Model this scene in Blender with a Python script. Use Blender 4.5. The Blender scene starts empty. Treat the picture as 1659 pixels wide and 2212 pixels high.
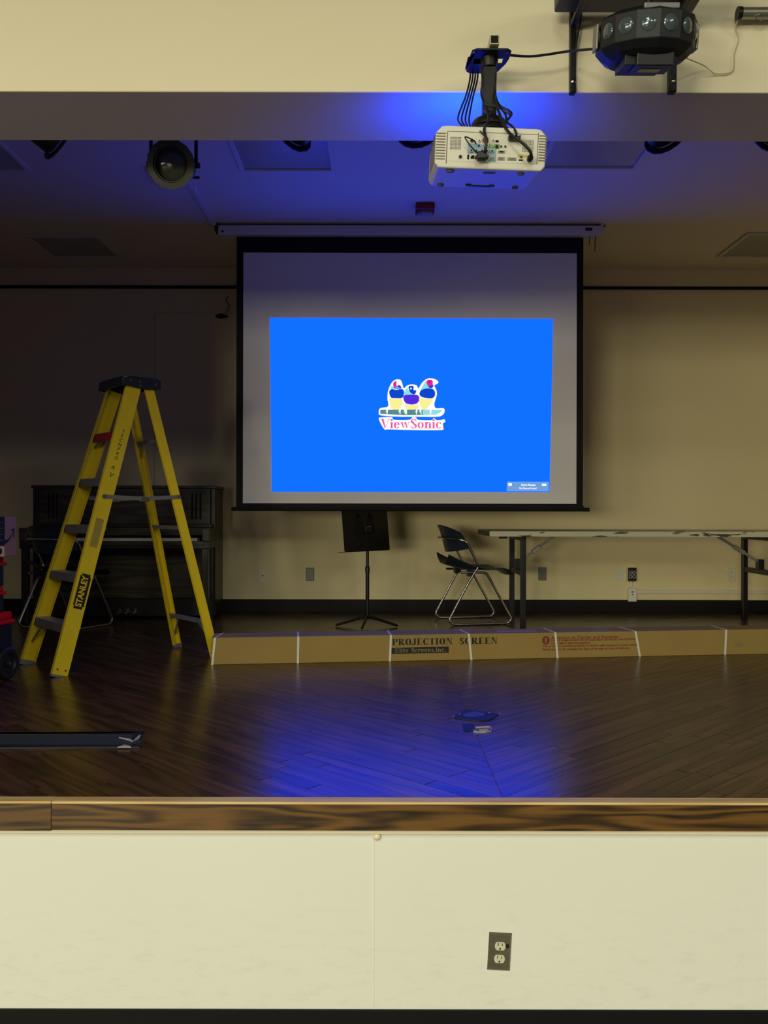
import bpy, math, random
from mathutils import Vector, Matrix, Euler
random.seed(7)
sc = bpy.context.scene
COL = sc.collection
PI = math.pi

def R(a): return math.radians(a)
def s2l(v):
    v = v / 255.0
    return v / 12.92 if v <= 0.04045 else ((v + 0.055) / 1.055) ** 2.4
def rgb(r, g, b): return (s2l(r), s2l(g), s2l(b), 1.0)

# ------------------------------------------------------------------ camera
F, CX, CY = 1850.0, 829.5, 1106.0          # focal length and centre in pixels of the 1659 x 2212 frame
ZC, ZS = 1.603, 0.740                      # eye height, stage floor height (metres above the hall floor)
cam_d = bpy.data.cameras.new('camera'); cam = bpy.data.objects.new('camera', cam_d); COL.objects.link(cam)
cam.location = (0, 0, ZC)
cam.rotation_euler = (R(90), R(-0.12), 0)
cam_d.sensor_fit = 'AUTO'; cam_d.sensor_width = 36.0; cam_d.lens = 36.0 * F / 2212.0
cam_d.clip_start = 0.05
sc.camera = cam
def at(px, py, d): return Vector(((px - CX) / F * d, d, ZC + (CY - py) / F * d))

# ------------------------------------------------------------------ world, lights, exposure
sc.view_settings.view_transform = 'Standard'; sc.view_settings.look = 'None'
sc.view_settings.exposure = 0.0; sc.view_settings.gamma = 1.0; sc.view_settings.use_curve_mapping = False
try:
    sc.cycles.use_denoising = True; sc.cycles.denoiser = 'OPENIMAGEDENOISE'
except Exception: pass
world = bpy.data.worlds.new('hall_ambience'); sc.world = world; world.use_nodes = True
bg = world.node_tree.nodes['Background']
bg.inputs[0].default_value = (1.0, 0.80, 0.55, 1); bg.inputs[1].default_value = 0.018

def area_light(name, loc, sx, sy, watts, col, target=None):
    l = bpy.data.lights.new(name, 'AREA'); l.shape = 'RECTANGLE'; l.size = sx; l.size_y = sy
    l.energy = watts; l.color = col
    o = bpy.data.objects.new(name, l); COL.objects.link(o); o.location = loc
    if target is not None:
        o.rotation_euler = (Vector(target) - Vector(loc)).to_track_quat('-Z', 'Y').to_euler()
    return o
SOFFIT_FILL_W = 18.0; WIN_A = 650; WIN_B = 260
HALL = (1.0, 0.985, 0.78); HALL_DEEP = (1.0, 0.92, 0.66)
# fluorescent ceiling lamps of the hall, all above and behind the camera, facing straight down
for x, y, w in ((-3.0, -1.0, 50), (0.0, -1.0, 50), (3.0, -1.0, 46),
                (-1.5, -4.0, 110), (1.5, -4.6, 130), (4.5, -4.2, 150)):
    area_light('hall_ceiling_lamp', (x, y, 3.9), 0.6, 2.4, w, HALL)
# daylight from the windows of the hall: one row in the rear wall, one in the side wall
area_light('hall_rear_window', (-5.5, -12.0, 2.0), 4.0, 1.6, WIN_A, HALL_DEEP, target=(-5.0, 0.0, 2.0))
area_light('hall_side_window', (-8.5, -6.0, 2.0), 5.0, 1.6, WIN_B, HALL_DEEP, target=(0.0, 3.0, 2.0))

# ------------------------------------------------------------------ materials
def nodes_of(m): return m.node_tree.nodes, m.node_tree.links
def mat(name, col, rough=0.6, metal=0.0, var=0.10, scale=6.0, bump=0.0, bscale=80.0, spec=0.5, coat=0.0, coord='Object', stretch=(1, 1, 1)):
    m = bpy.data.materials.new(name); m.use_nodes = True
    N, L = nodes_of(m); b = N['Principled BSDF']
    b.inputs['Roughness'].default_value = rough; b.inputs['Metallic'].default_value = metal
    b.inputs['Specular IOR Level'].default_value = spec
    if coat: b.inputs['Coat Weight'].default_value = coat; b.inputs['Coat Roughness'].default_value = 0.15
    tc = N.new('ShaderNodeTexCoord'); mp = N.new('ShaderNodeMapping'); mp.inputs['Scale'].default_value = stretch
    L.new(tc.outputs[coord], mp.inputs[0])
    if var > 0:
        nz = N.new('ShaderNodeTexNoise'); nz.inputs['Scale'].default_value = scale; nz.inputs['Detail'].default_value = 5
        L.new(mp.outputs[0], nz.inputs[0])
        mx = N.new('ShaderNodeMix'); mx.data_type = 'RGBA'
        mx.inputs[6].default_value = tuple(c * (1 - var) for c in col[:3]) + (1,)
        mx.inputs[7].default_value = tuple(min(1, c * (1 + var)) for c in col[:3]) + (1,)
        L.new(nz.outputs[0], mx.inputs[0]); L.new(mx.outputs[2], b.inputs['Base Color'])
    else:
        b.inputs['Base Color'].default_value = col
    if bump > 0:
        n2 = N.new('ShaderNodeTexNoise'); n2.inputs['Scale'].default_value = bscale; n2.inputs['Detail'].default_value = 3
        L.new(mp.outputs[0], n2.inputs[0])
        bp = N.new('ShaderNodeBump'); bp.inputs['Strength'].default_value = bump; bp.inputs['Distance'].default_value = 0.002
        L.new(n2.outputs[0], bp.inputs['Height']); L.new(bp.outputs[0], b.inputs['Normal'])
    return m
def emit(name, col, s=1.0):
    m = bpy.data.materials.new(name); m.use_nodes = True; N, L = nodes_of(m)
    for n in list(N): N.remove(n)
    e = N.new('ShaderNodeEmission'); o = N.new('ShaderNodeOutputMaterial')
    e.inputs[0].default_value = col; e.inputs[1].default_value = s; L.new(e.outputs[0], o.inputs[0])
    return m
def wood(name, dark, light, rough=0.35, along=2.2, across=45.0, tone=True, spec=0.5, bump=0.12, cath=0.5, contour=(0.9, 7.5, 40.0)):
    """grain along U; each board has its own offset in the UV map and its own tone in the 'tone' attribute"""
    m = bpy.data.materials.new(name); m.use_nodes = True; N, L = nodes_of(m); b = N['Principled BSDF']
    uv = N.new('ShaderNodeUVMap')
    mp = N.new('ShaderNodeMapping'); mp.inputs['Scale'].default_value = (along, across, 1); L.new(uv.outputs[0], mp.inputs[0])
    nz = N.new('ShaderNodeTexNoise'); nz.inputs['Scale'].default_value = 1.0; nz.inputs['Detail'].default_value = 6; nz.inputs['Roughness'].default_value = 0.65
    L.new(mp.outputs[0], nz.inputs[0])
    mp2 = N.new('ShaderNodeMapping'); mp2.inputs['Scale'].default_value = (contour[0], contour[1], 1); L.new(uv.outputs[0], mp2.inputs[0])
    nc = N.new('ShaderNodeTexNoise'); nc.inputs['Scale'].default_value = 1.0; nc.inputs['Detail'].default_value = 2.0; nc.inputs['Roughness'].default_value = 0.35; L.new(mp2.outputs[0], nc.inputs[0])
    mk = N.new('ShaderNodeMath'); mk.operation = 'MULTIPLY'; mk.inputs[1].default_value = contour[2]; L.new(nc.outputs[0], mk.inputs[0])
    sn = N.new('ShaderNodeMath'); sn.operation = 'SINE'; L.new(mk.outputs[0], sn.inputs[0])
    wv = N.new('ShaderNodeMapRange'); wv.inputs[1].default_value = -1.0; wv.inputs[2].default_value = 1.0; L.new(sn.outputs[0], wv.inputs[0])
    m1 = N.new('ShaderNodeMath'); m1.operation = 'MULTIPLY'; m1.inputs[1].default_value = cath; L.new(wv.outputs[0], m1.inputs[0])
    m2 = N.new('ShaderNodeMath'); m2.operation = 'MULTIPLY'; m2.inputs[1].default_value = 1.0 - cath * 0.5; L.new(nz.outputs[0], m2.inputs[0])
    ad = N.new('ShaderNodeMath'); ad.operation = 'ADD'; L.new(m1.outputs[0], ad.inputs[0]); L.new(m2.outputs[0], ad.inputs[1])
    rp = N.new('ShaderNodeValToRGB'); rp.color_ramp.elements[0].color = dark; rp.color_ramp.elements[1].color = light
    rp.color_ramp.elements[0].position = 0.30; rp.color_ramp.elements[1].position = 0.85
    L.new(ad.outputs[0], rp.inputs[0])
    if tone:
        at_ = N.new('ShaderNodeAttribute'); at_.attribute_name = 'tone'
        mr = N.new('ShaderNodeMapRange'); mr.inputs[3].default_value = 0.62; mr.inputs[4].default_value = 1.4; L.new(at_.outputs['Fac'], mr.inputs[0])
        hv = N.new('ShaderNodeHueSaturation'); L.new(mr.outputs[0], hv.inputs['Value']); L.new(rp.outputs[0], hv.inputs['Color'])
        L.new(hv.outputs[0], b.inputs['Base Color'])
    else:
        L.new(rp.outputs[0], b.inputs['Base Color'])
    n3 = N.new('ShaderNodeTexNoise'); n3.inputs['Scale'].default_value = 3.0; n3.inputs['Detail'].default_value = 4
    tc = N.new('ShaderNodeTexCoord'); L.new(tc.outputs['Object'], n3.inputs[0])
    mr2 = N.new('ShaderNodeMapRange'); mr2.inputs[3].default_value = rough - 0.06; mr2.inputs[4].default_value = rough + 0.12; L.new(n3.outputs[0], mr2.inputs[0])
    L.new(mr2.outputs[0], b.inputs['Roughness'])
    b.inputs['Specular IOR Level'].default_value = spec
    bp = N.new('ShaderNodeBump'); bp.inputs['Strength'].default_value = bump; bp.inputs['Distance'].default_value = 0.001
    L.new(ad.outputs[0], bp.inputs['Height']); L.new(bp.outputs[0], b.inputs['Normal'])
    return m
def painted_wall(name, col, dirt=0.0):
    m = mat(name, col, rough=0.55, var=0.03, scale=1.5, bump=0.06, bscale=160, spec=0.35)
    if dirt:
        N, L = nodes_of(m); b = N['Principled BSDF']; src = b.inputs['Base Color'].links[0].from_socket
        tc = N.new('ShaderNodeTexCoord'); sep = N.new('ShaderNodeSeparateXYZ'); L.new(tc.outputs['Object'], sep.inputs[0])
        mp = N.new('ShaderNodeMapping'); mp.inputs['Rotation'].default_value = (0, R(35), 0); mp.inputs['Scale'].default_value = (3, 3, 9); L.new(tc.outputs['Object'], mp.inputs[0])
        nz = N.new('ShaderNodeTexNoise'); nz.inputs['Scale'].default_value = 3.5; nz.inputs['Detail'].default_value = 8; nz.inputs['Roughness'].default_value = 0.7; L.new(mp.outputs[0], nz.inputs[0])
        rp = N.new('ShaderNodeMapRange'); rp.inputs[1].default_value = 0.52; rp.inputs[2].default_value = 0.82; rp.inputs[3].default_value = 0.0; rp.inputs[4].default_value = dirt; L.new(nz.outputs[0], rp.inputs[0])
        # scuffs are where feet and chairs reach: low on the wall
        zr = N.new('ShaderNodeMapRange'); zr.inputs[1].default_value = 0.55; zr.inputs[2].default_value = 0.15; L.new(sep.outputs[2], zr.inputs[0])
        ml = N.new('ShaderNodeMath'); ml.operation = 'MULTIPLY'; L.new(rp.outputs[0], ml.inputs[0]); L.new(zr.outputs[0], ml.inputs[1])
        mx = N.new('ShaderNodeMix'); mx.data_type = 'RGBA'; mx.inputs[7].default_value = rgb(120, 112, 84)
        L.new(ml.outputs[0], mx.inputs[0]); L.new(src, mx.inputs[6]); L.new(mx.outputs[2], b.inputs['Base Color'])
    return m

M = {}
M['wall'] = painted_wall('cream_wall_paint', rgb(236, 227, 196))
M['stage_wall'] = painted_wall('warm_tinted_stage_wall_paint', rgb(230, 216, 166))  # same cream paint, tinted yellow so its colour carries the warm light
M['apron'] = painted_wall('cream_apron_paint', rgb(233, 234, 222), dirt=0.2)
M['ceil'] = mat('stage_ceiling_paint', rgb(228, 214, 190), 0.6, var=0.03, scale=2, bump=0.05, bscale=200)
M['black_rubber'] = mat('black_rubber', rgb(15, 15, 15), 0.6, var=0.25, scale=9, bump=0.1, spec=0.25)
M['hallfloor'] = mat('hall_floor_tile', rgb(44, 34, 26), 0.4, var=0.1, scale=3)
M['plank'] = wood('oak_stage_planks', rgb(44, 28, 17), rgb(92, 63, 39), rough=0.21, along=2.0, across=38, cath=0.35)
M['subfloor'] = mat('dark_plank_gap', rgb(22, 14, 9), 0.8, var=0.2)
M['nosing'] = wood('stained_oak_nosing', rgb(34, 22, 7), rgb(106, 74, 30), rough=0.4, along=4.0, across=70, tone=True, cath=0.5, contour=(1.3, 12, 60))
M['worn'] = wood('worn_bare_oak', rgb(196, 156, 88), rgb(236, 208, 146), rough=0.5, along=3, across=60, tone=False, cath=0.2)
M['black_metal'] = mat('black_painted_metal', rgb(22, 22, 23), 0.4, 0.3, var=0.2, scale=20)
M['black_plastic'] = mat('black_plastic', rgb(20, 20, 21), 0.45, var=0.15, scale=20)
M['black_hole'] = mat('black_opening', rgb(4, 4, 4), 0.9, var=0)
M['chrome'] = mat('chrome_tube', rgb(205, 203, 196), 0.2, 1.0, var=0.05)
M['steel'] = mat('brushed_steel', rgb(150, 146, 132), 0.38, 1.0, var=0.2, scale=25)
M['alu'] = mat('dull_aluminium', rgb(150, 148, 142), 0.5, 0.75, var=0.12, scale=14, bump=0.1)
M['white_plastic'] = mat('white_plastic', rgb(228, 226, 214), 0.4, var=0.03)
M['ivory_plastic'] = mat('ivory_plastic', rgb(222, 216, 190), 0.4, var=0.04)
M['grey_plate'] = mat('grey_cover_plate', rgb(120, 118, 104), 0.45, 0.2, var=0.08)
M['cable'] = mat('black_cable', rgb(18, 18, 19), 0.5, var=0.1)

# ------------------------------------------------------------------ mesh building
class MB:
    """collects shapes, then links them as ONE mesh object"""
    def __init__(s): s.v = []; s.f = []; s.uv = None
    def add(s, verts, faces, T=None):
        o = len(s.v)
        s.v += [tuple(T @ Vector(v)) if T is not None else tuple(v) for v in verts]
        s.f += [tuple(i + o for i in f) for f in faces]
        return s
    def box(s, c, d, T=None):
        x, y, z = c; a, b, e = d[0] / 2, d[1] / 2, d[2] / 2
        vs = [(x - a, y - b, z - e), (x + a, y - b, z - e), (x + a, y + b, z - e), (x - a, y + b, z - e),
              (x - a, y - b, z + e), (x + a, y - b, z + e), (x + a, y + b, z + e), (x - a, y + b, z + e)]
        return s.add(vs, [(3, 2, 1, 0), (4, 5, 6, 7), (0, 1, 5, 4), (1, 2, 6, 5), (2, 3, 7, 6), (3, 0, 4, 7)], T)
    def span(s, lo, hi, T=None):
        return s.box([(a + b) / 2 for a, b in zip(lo, hi)], [abs(b - a) for a, b in zip(lo, hi)], T)
    def prism(s, poly, h, T=None):
        """poly in local XY, extruded from z=0 to z=h"""
        n = len(poly)
        if sum(poly[i][0] * poly[(i + 1) % n][1] - poly[(i + 1) % n][0] * poly[i][1] for i in range(n)) < 0: poly = poly[::-1]
        vs = [(p[0], p[1], 0) for p in poly] + [(p[0], p[1], h) for p in poly]
        fs = [tuple(range(n))[::-1], tuple(range(n, 2 * n))] + [(i, (i + 1) % n, n + (i + 1) % n, n + i) for i in range(n)]
        return s.add(vs, fs, T)
    def lathe(s, prof, n=24, T=None, caps=True):
        """profile of (radius, z)"""
        vs = []; fs = []
        for r, z in prof:
            for k in range(n):
                a = 2 * PI * k / n; vs.append((r * math.cos(a), r * math.sin(a), z))
        m = len(prof)
        for i in range(m - 1):
            for k in range(n):
                k2 = (k + 1) % n; fs.append((i * n + k, i * n + k2, (i + 1) * n + k2, (i + 1) * n + k))
        if caps:
            fs.append(tuple(range(n))[::-1]); fs.append(tuple((m - 1) * n + k for k in range(n)))
        return s.add(vs, fs, T)
    def cyl(s, a, b, r, n=16, r2=None):
        a = Vector(a); b = Vector(b); q = (b - a).to_track_quat('Z', 'Y').to_matrix().to_4x4()
        return s.lathe([(r, 0), (r if r2 is None else r2, (b - a).length)], n, Matrix.Translation(a) @ q)
    def tube(s, pts, r, n=8, closed=False):
        P = [Vector(p) for p in pts]; m = len(P)
        up = None; rings = []
        for i in range(m):
            if closed: t = (P[(i + 1) % m] - P[i - 1])
            else: t = (P[min(i + 1, m - 1)] - P[max(i - 1, 0)])
            t.normalize()
            if up is None:
                up = Vector((0, 0, 1)) if abs(t.z) < 0.9 else Vector((1, 0, 0))
            up = (up - t * up.dot(t)); up.normalize(); w = t.cross(up)
            rr = r[i] if isinstance(r, (list, tuple)) else r
            rings.append([P[i] + (up * math.cos(2 * PI * k / n) + w * math.sin(2 * PI * k / n)) * rr for k in range(n)])
        vs = [v for rg in rings for v in rg]; fs = []
        for i in range(m if closed else m - 1):
            j = (i + 1) % m
            for k in range(n):
                k2 = (k + 1) % n; fs.append((i * n + k, i * n + k2, j * n + k2, j * n + k))
        if not closed:
            fs.append(tuple(range(n))[::-1]); fs.append(tuple((m - 1) * n + k for k in range(n)))
        return s.add(vs, fs)
    def bar(s, a, b, w, h, up=(0, 0, 1)):
        """square bar from a to b, w wide, h along up"""
        a = Vector(a); b = Vector(b); t = (b - a); L = t.length; t.normalize()
        u = Vector(up); u = (u - t * u.dot(t)).normalized(); x = t.cross(u)
        T = Matrix(((t.x, x.x, u.x, (a.x + b.x) / 2), (t.y, x.y, u.y, (a.y + b.y) / 2), (t.z, x.z, u.z, (a.z + b.z) / 2), (0, 0, 0, 1)))
        return s.box((0, 0, 0), (L, w, h), T)
    def shell(s, fn, nu, nv, th):
        """surface fn(u,v) in 0..1 given a thickness th along its normal"""
        G = [[Vector(fn(i / nu, j / nv)) for j in range(nv + 1)] for i in range(nu + 1)]
        def nrm(i, j):
            a = G[min(i + 1, nu)][j] - G[max(i - 1, 0)][j]; b = G[i][min(j + 1, nv)] - G[i][max(j - 1, 0)]
            c = a.cross(b); return c.normalized() if c.length > 1e-9 else Vector((0, 0, 1))
        top = []; bot = []
        for i in range(nu + 1):
            for j in range(nv + 1):
                n_ = nrm(i, j) * th / 2; top.append(G[i][j] + n_); bot.append(G[i][j] - n_)
        N_ = len(top); W = nv + 1; fs = []
        for i in range(nu):
            for j in range(nv):
                a, b, c, d = i * W + j, (i + 1) * W + j, (i + 1) * W + j + 1, i * W + j + 1
                fs.append((a, b, c, d)); fs.append((d + N_, c + N_, b + N_, a + N_))
        bd = [(i, 0) for i in range(nu)] + [(nu, j) for j in range(nv)] + [(i, nv) for i in range(nu, 0, -1)] + [(0, j) for j in range(nv, 0, -1)]
        ids = [i * W + j for i, j in bd]
        for k in range(len(ids)):
            a, b = ids[k], ids[(k + 1) % len(ids)]; fs.append((b, a, a + N_, b + N_))
        return s.add(top + bot, fs)
    def build(s, name, material, parent=None, smooth=False, bevel=0.0, loc=None, rot=None):
        me = bpy.data.meshes.new(name); me.from_pydata(s.v, [], s.f); me.update()
        me.materials.append(material)
        if smooth:
            me.polygons.foreach_set('use_smooth', [True] * len(me.polygons))
            try: me.set_sharp_from_angle(angle=R(38))
            except Exception: pass
        o = bpy.data.objects.new(name, me); COL.objects.link(o)
        if parent is not None: o.parent = parent
        if loc is not None: o.location = loc
        if rot is not None: o.rotation_euler = rot
        if bevel > 0:
            b = o.modifiers.new('edge', 'BEVEL'); b.width = bevel; b.segments = 2; b.limit_method = 'ANGLE'; b.angle_limit = R(40)
        return o

def round_path(pts, rad, seg=5):
    P = [Vector(p) for p in pts]; out = [P[0]]
    for i in range(1, len(P) - 1):
        a, b, c = P[i - 1], P[i], P[i + 1]
        r = min(rad, (a - b).length * 0.49, (c - b).length * 0.49)
        p0 = b + (a - b).normalized() * r; p1 = b + (c - b).normalized() * r
        for k in range(seg + 1):
            t = k / seg; out.append(p0 * (1 - t) ** 2 + b * 2 * t * (1 - t) + p1 * t * t)
    out.append(P[-1]); return out
def spline(pts, seg=8):
    P = [Vector(p) for p in pts]; P = [P[0] * 2 - P[1]] + P + [P[-1] * 2 - P[-2]]; out = []
    for i in range(1, len(P) - 2):
        for k in range(seg):
            t = k / seg; a, b, c, d = P[i - 1:i + 3]
            out.append(0.5 * ((2 * b) + (c - a) * t + (2 * a - 5 * b + 4 * c - d) * t * t + (3 * b - a - 3 * c + d) * t ** 3))
    out.append(P[-2]); return out
def tag(o, label=None, cat=None, group=None, kind=None):
    if label: o['label'] = label
    if cat: o['category'] = cat
    if group: o['group'] = group
    if kind: o['kind'] = kind
    return o
def thing(name, label, cat, loc=(0, 0, 0), rot=(0, 0, 0), group=None):
    o = bpy.data.objects.new(name, None); COL.objects.link(o); o.empty_display_size = 0.1
    o.location = loc; o.rotation_euler = rot
    return tag(o, label, cat, group)
def copy_tree(o, parent=None):
    c = o.copy(); COL.objects.link(c); c.parent = parent
    for ch in list(o.children): copy_tree(ch, c)
    return c
def struct(o): o['kind'] = 'structure'; return o
def ellipse(rx, ry, n=24, a0=0, a1=2 * PI, cx=0, cy=0):
    full = abs(a1 - a0 - 2 * PI) < 1e-6
    return [(cx + rx * math.cos(a0 + (a1 - a0) * k / (n if full else n - 1)), cy + ry * math.sin(a0 + (a1 - a0) * k / (n if full else n - 1))) for k in range(n)]
def rrect(w, h, r, seg=4, cx=0, cy=0):
    out = []
    for sx, sy, a in ((1, -1, -PI / 2), (1, 1, 0), (-1, 1, PI / 2), (-1, -1, PI)):
        for k in range(seg + 1):
            t = a + PI / 2 * k / seg; out.append((cx + sx * (w / 2 - r) + r * math.cos(t), cy + sy * (h / 2 - r) + r * math.sin(t)))
    return out
# local XY of a drawing -> a plane facing the viewer (X right, Z up, drawn towards -Y)
FACE = Matrix(((1, 0, 0, 0), (0, 0, -1, 0), (0, 1, 0, 0), (0, 0, 0, 1)))

# ------------------------------------------------------------------ lettering
def text_mesh(mb, body, size, T, depth=0.0006, align='CENTER', offset=0.0, sx=1.0):
    cu = bpy.data.curves.new('lettering', 'FONT'); cu.body = body; cu.size = size; cu.align_x = align; cu.align_y = 'CENTER'
    cu.resolution_u = 3; cu.offset = offset; cu.extrude = depth / 2
    ob = bpy.data.objects.new('lettering', cu); COL.objects.link(ob)
    dg = bpy.context.evaluated_depsgraph_get(); dg.update()
    me = bpy.data.meshes.new_from_object(ob.evaluated_get(dg))
    vs = [(v.co.x * sx, v.co.y, v.co.z + depth / 2) for v in me.vertices]; fs = [tuple(p.vertices) for p in me.polygons]
    mb.add(vs, fs, T)
    bpy.data.objects.remove(ob); bpy.data.curves.remove(cu); bpy.data.meshes.remove(me)
# serif capitals and small letters drawn from stems, serifs and bowls (unit cap height)
def _ring(cx, cy, rx, ry, tx, ty, a0=0, a1=360, n=26):
    out = []
    for k in range(n):
        A = R(a0 + (a1 - a0) * k / n); B = R(a0 + (a1 - a0) * (k + 1) / n)
        o = lambda t: (cx + rx * math.cos(t), cy + ry * math.sin(t)); i_ = lambda t: (cx + (rx - tx) * math.cos(t), cy + (ry - ty) * math.sin(t))
        out.append([o(A), o(B), i_(B), i_(A)])
    return out
def _rc(x0, y0, x1, y1): return [[(x0, y0), (x1, y0), (x1, y1), (x0, y1)]]
def _stem(x, w, y0, y1, sv=0.09, t=0.05, top=True, bot=True):
    p = _rc(x, y0, x + w, y1)
    if bot: p += _rc(x - sv, y0, x + w + sv, y0 + t)
    if top: p += _rc(x - sv, y1 - t, x + w + sv, y1)
    return p
def _diag(x0, y0, x1, y1, w): return [[(x0, y0), (x0 + w, y0), (x1 + w, y1), (x1, y1)]]
def serif_glyph(ch, B):
    """polygons and advance width; B = stem weight"""
    t = 0.05; b = B; xh = 0.66
    g = []
    if ch == 'P': g = _stem(.12, b, 0, 1) + _ring(.12 + b + .12, .74, .30, .26, b, t, -90, 90) + _rc(.12, .48, .24 + b, .48 + t) + _rc(.12, .95, .24 + b, 1); w = .78
    elif ch == 'R': g = _stem(.12, b, 0, 1) + _ring(.24 + b, .75, .29, .25, b, t, -90, 90) + _rc(.12, .50, .24 + b, .50 + t) + _rc(.12, .95, .24 + b, 1) + _diag(.62, 0, .30, .52, b * 1.2) + _rc(.60, 0, .60 + b * 1.2 + .12, t); w = .92
    elif ch == 'O': g = _ring(.42, .5, .40, .52, b * 1.15, t); w = .86
    elif ch == 'J': g = _stem(.28, b, .2, 1, bot=False) + _ring(.20, .22, .08 + b, .24, b, t * 1.5, 180, 360) + [ellipse(.07, .07, 10, cx=.08, cy=.16)]; w = .60
    elif ch == 'E': g = _stem(.12, b, 0, 1) + _rc(.12, .95, .68, 1) + _rc(.12, 0, .72, t) + _rc(.12, .48, .5, .53) + _rc(.63, .80, .68, 1) + _rc(.67, 0, .72, .24) + _rc(.46, .38, .50, .63); w = .80
    elif ch == 'C': g = _ring(.44, .5, .42, .52, b * 1.15, t, 42, 318) + _rc(.70, .66, .75, 1.0) + _rc(.70, .10, .76, .2); w = .84
    elif ch == 'T': g = _stem(.36 - b / 2, b, 0, 1, top=False) + _rc(.02, .95, .70, 1) + _rc(.02, .76, .07, 1) + _rc(.65, .76, .70, 1); w = .74
    elif ch == 'I': g = _stem(.12, b, 0, 1); w = .26 + b
    elif ch == 'N': g = _stem(.12, .055, 0, 1) + _stem(.72, .055, 0, 1) + [[(.08, 1), (.12 + b, 1), (.775, 0), (.70, 0)]]; w = .90
    elif ch == 'S': g = _ring(.32, .755, .27, .265, b * .8, t * 1.2, 30, 270) + _ring(.34, .245, .29, .265, b * .8, t * 1.2, -150, 90) + [[(.16, .66), (.24, .80), (.52, .34), (.44, .22)]] + _rc(.52, .70, .56, 1.0) + _rc(.05, 0, .09, .3); w = .66
    elif ch == 'V': g = [[(.06, 1), (.06 + b * 1.25, 1), (.46, .12), (.40, 0)], [(.78, 1), (.83, 1), (.43, 0), (.40, 0)]] + _rc(0, .95, .10 + b * 1.5, 1) + _rc(.66, .95, .92, 1); w = .86
    elif ch == 'i': g = _stem(.08, b, 0, xh, .07) + [ellipse(b * .62, b * .62, 12, cx=.08 + b / 2, cy=.88)]; w = .17 + b
    elif ch == 'l': g = _stem(.08, b, 0, 1.02, .07); w = .17 + b
    elif ch == 't': g = _rc(.14, .1, .14 + b, .88) + _rc(.02, xh - t, .40, xh) + _ring(.14 + b + .07, .12, .07 + b, .14, b, t, 180, 320); w = .44
    elif ch == 'e': g = _ring(.29, .33, .27, .35, b, t, 10, 325) + _rc(.12, .35, .54, .35 + t); w = .60
    elif ch == 'c': g = _ring(.29, .33, .27, .35, b, t, 50, 320) + [ellipse(.07, .07, 10, cx=.45, cy=.54)]; w = .56
    elif ch == 'r': g = _stem(.08, b, 0, xh, .07) + _ring(.08 + b + .16, .44, .18, .24, .05, t * 1.6, 60, 180) + [ellipse(.075, .075, 10, cx=.32 + b, cy=.58)]; w = .42 + b
    elif ch == 'n': g = _stem(.08, b, 0, xh, .07) + _stem(.44, b, 0, .46, .07, top=False) + _ring(.30 + b / 2, .42, .14 + b / 2 + .0, .26, b * .8, t * 1.3, 0, 170); w = .62 + b * .4
    elif ch == 's': g = _ring(.23, .49, .19, .19, b * .75, t, 30, 270) + _ring(.24, .17, .20, .19, b * .75, t, -150, 90) + [[(.12, .42), (.18, .52), (.36, .24), (.30, .14)]]; w = .47
    elif ch == 'o': g = _ring(.31, .33, .29, .35, b, t); w = .64
    elif ch == 'w': g = [[(.04, xh), (.04 + b * 1.1, xh), (.32, .08), (.28, 0)], [(.42, xh), (.46, xh), (.30, 0), (.28, 0)], [(.38, xh), (.38 + b * 1.1, xh), (.66, .08), (.62, 0)], [(.82, xh), (.86, xh), (.65, 0), (.62, 0)]] + _rc(0, xh - t, .2, xh) + _rc(.34, xh - t, .56, xh) + _rc(.74, xh - t, .94, xh); w = .92
    elif ch == ',': g = [ellipse(.07, .07, 10, cx=.12, cy=.06), [(.17, .06), (.12, .0), (.06, -.16), (.10, -.16)]]; w = .26
    elif ch == '.': g = [ellipse(.075, .075, 10, cx=.12, cy=.06)]; w = .26
    else: w = .40
    return g, w
def serif_width(txt, B, track=.05): return sum(serif_glyph(c, B)[1] + track for c in txt) - track
def serif_text(mb, txt, T, width, cap, B=0.2, depth=0.0006, track=.05, grow=0.0):
    """text starting at local (0,0) with the given cap height, squeezed to the given width"""
    k = width / serif_width(txt, B, track); x = 0
    for c in txt:
        g, w = serif_glyph(c, B)
        for poly in g: mb.prism([((x + p[0]) * k, p[1] * cap) for p in poly], depth, T)
        x += w + track

# ================================================================== THE SETTING
XL, XR = -3.7, 4.4            # stage side walls
JL, JR = -2.0, 3.5           # edges of the proscenium opening
YA, YH, YB = 2.57, 2.91, 7.40 # apron/proscenium front, back of the header, back wall
ZSOF, ZCEIL = 2.863, 3.703    # header soffit, stage ceiling

struct(MB().span((-9, -13, -0.1), (9, YA, 0)).build('floor_hall', M['hallfloor']))
struct(MB().span((XL, YA + 0.004, 0), (XR, YA + 0.12, 0.652)).span((-9, YA, 0), (9, YA + 0.004, 0.652)).build('wall_apron', M['apron']))
struct(MB().span((XL - 0.1, YB, 0), (XR + 0.1, YB + 0.12, 4.0)).build('wall_back', M['stage_wall']))
struct(MB().span((XL - 0.12, YA, 0), (XL, YB, 4.0)).build('wall_left', M['stage_wall']))
struct(MB().span((XR, YA, 0), (XR + 0.12, YB, 4.0)).build('wall_right', M['stage_wall']))
struct(MB().span((XL, YH - 0.01, ZCEIL), (XR, YB, ZCEIL + 0.1)).build('ceiling', M['ceil']))
pw = struct(MB().span((-9, YA, ZSOF), (9, YH, 5.2)).build('wall_proscenium', M['wall'], bevel=0.004))
MB().span((-9, YA, 0.74), (JL, YH, ZSOF)).build('jamb', M['wall'], pw)
MB().span((JR, YA, 0.74), (9, YH, ZSOF)).build('jamb', M['wall'], pw)

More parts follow.
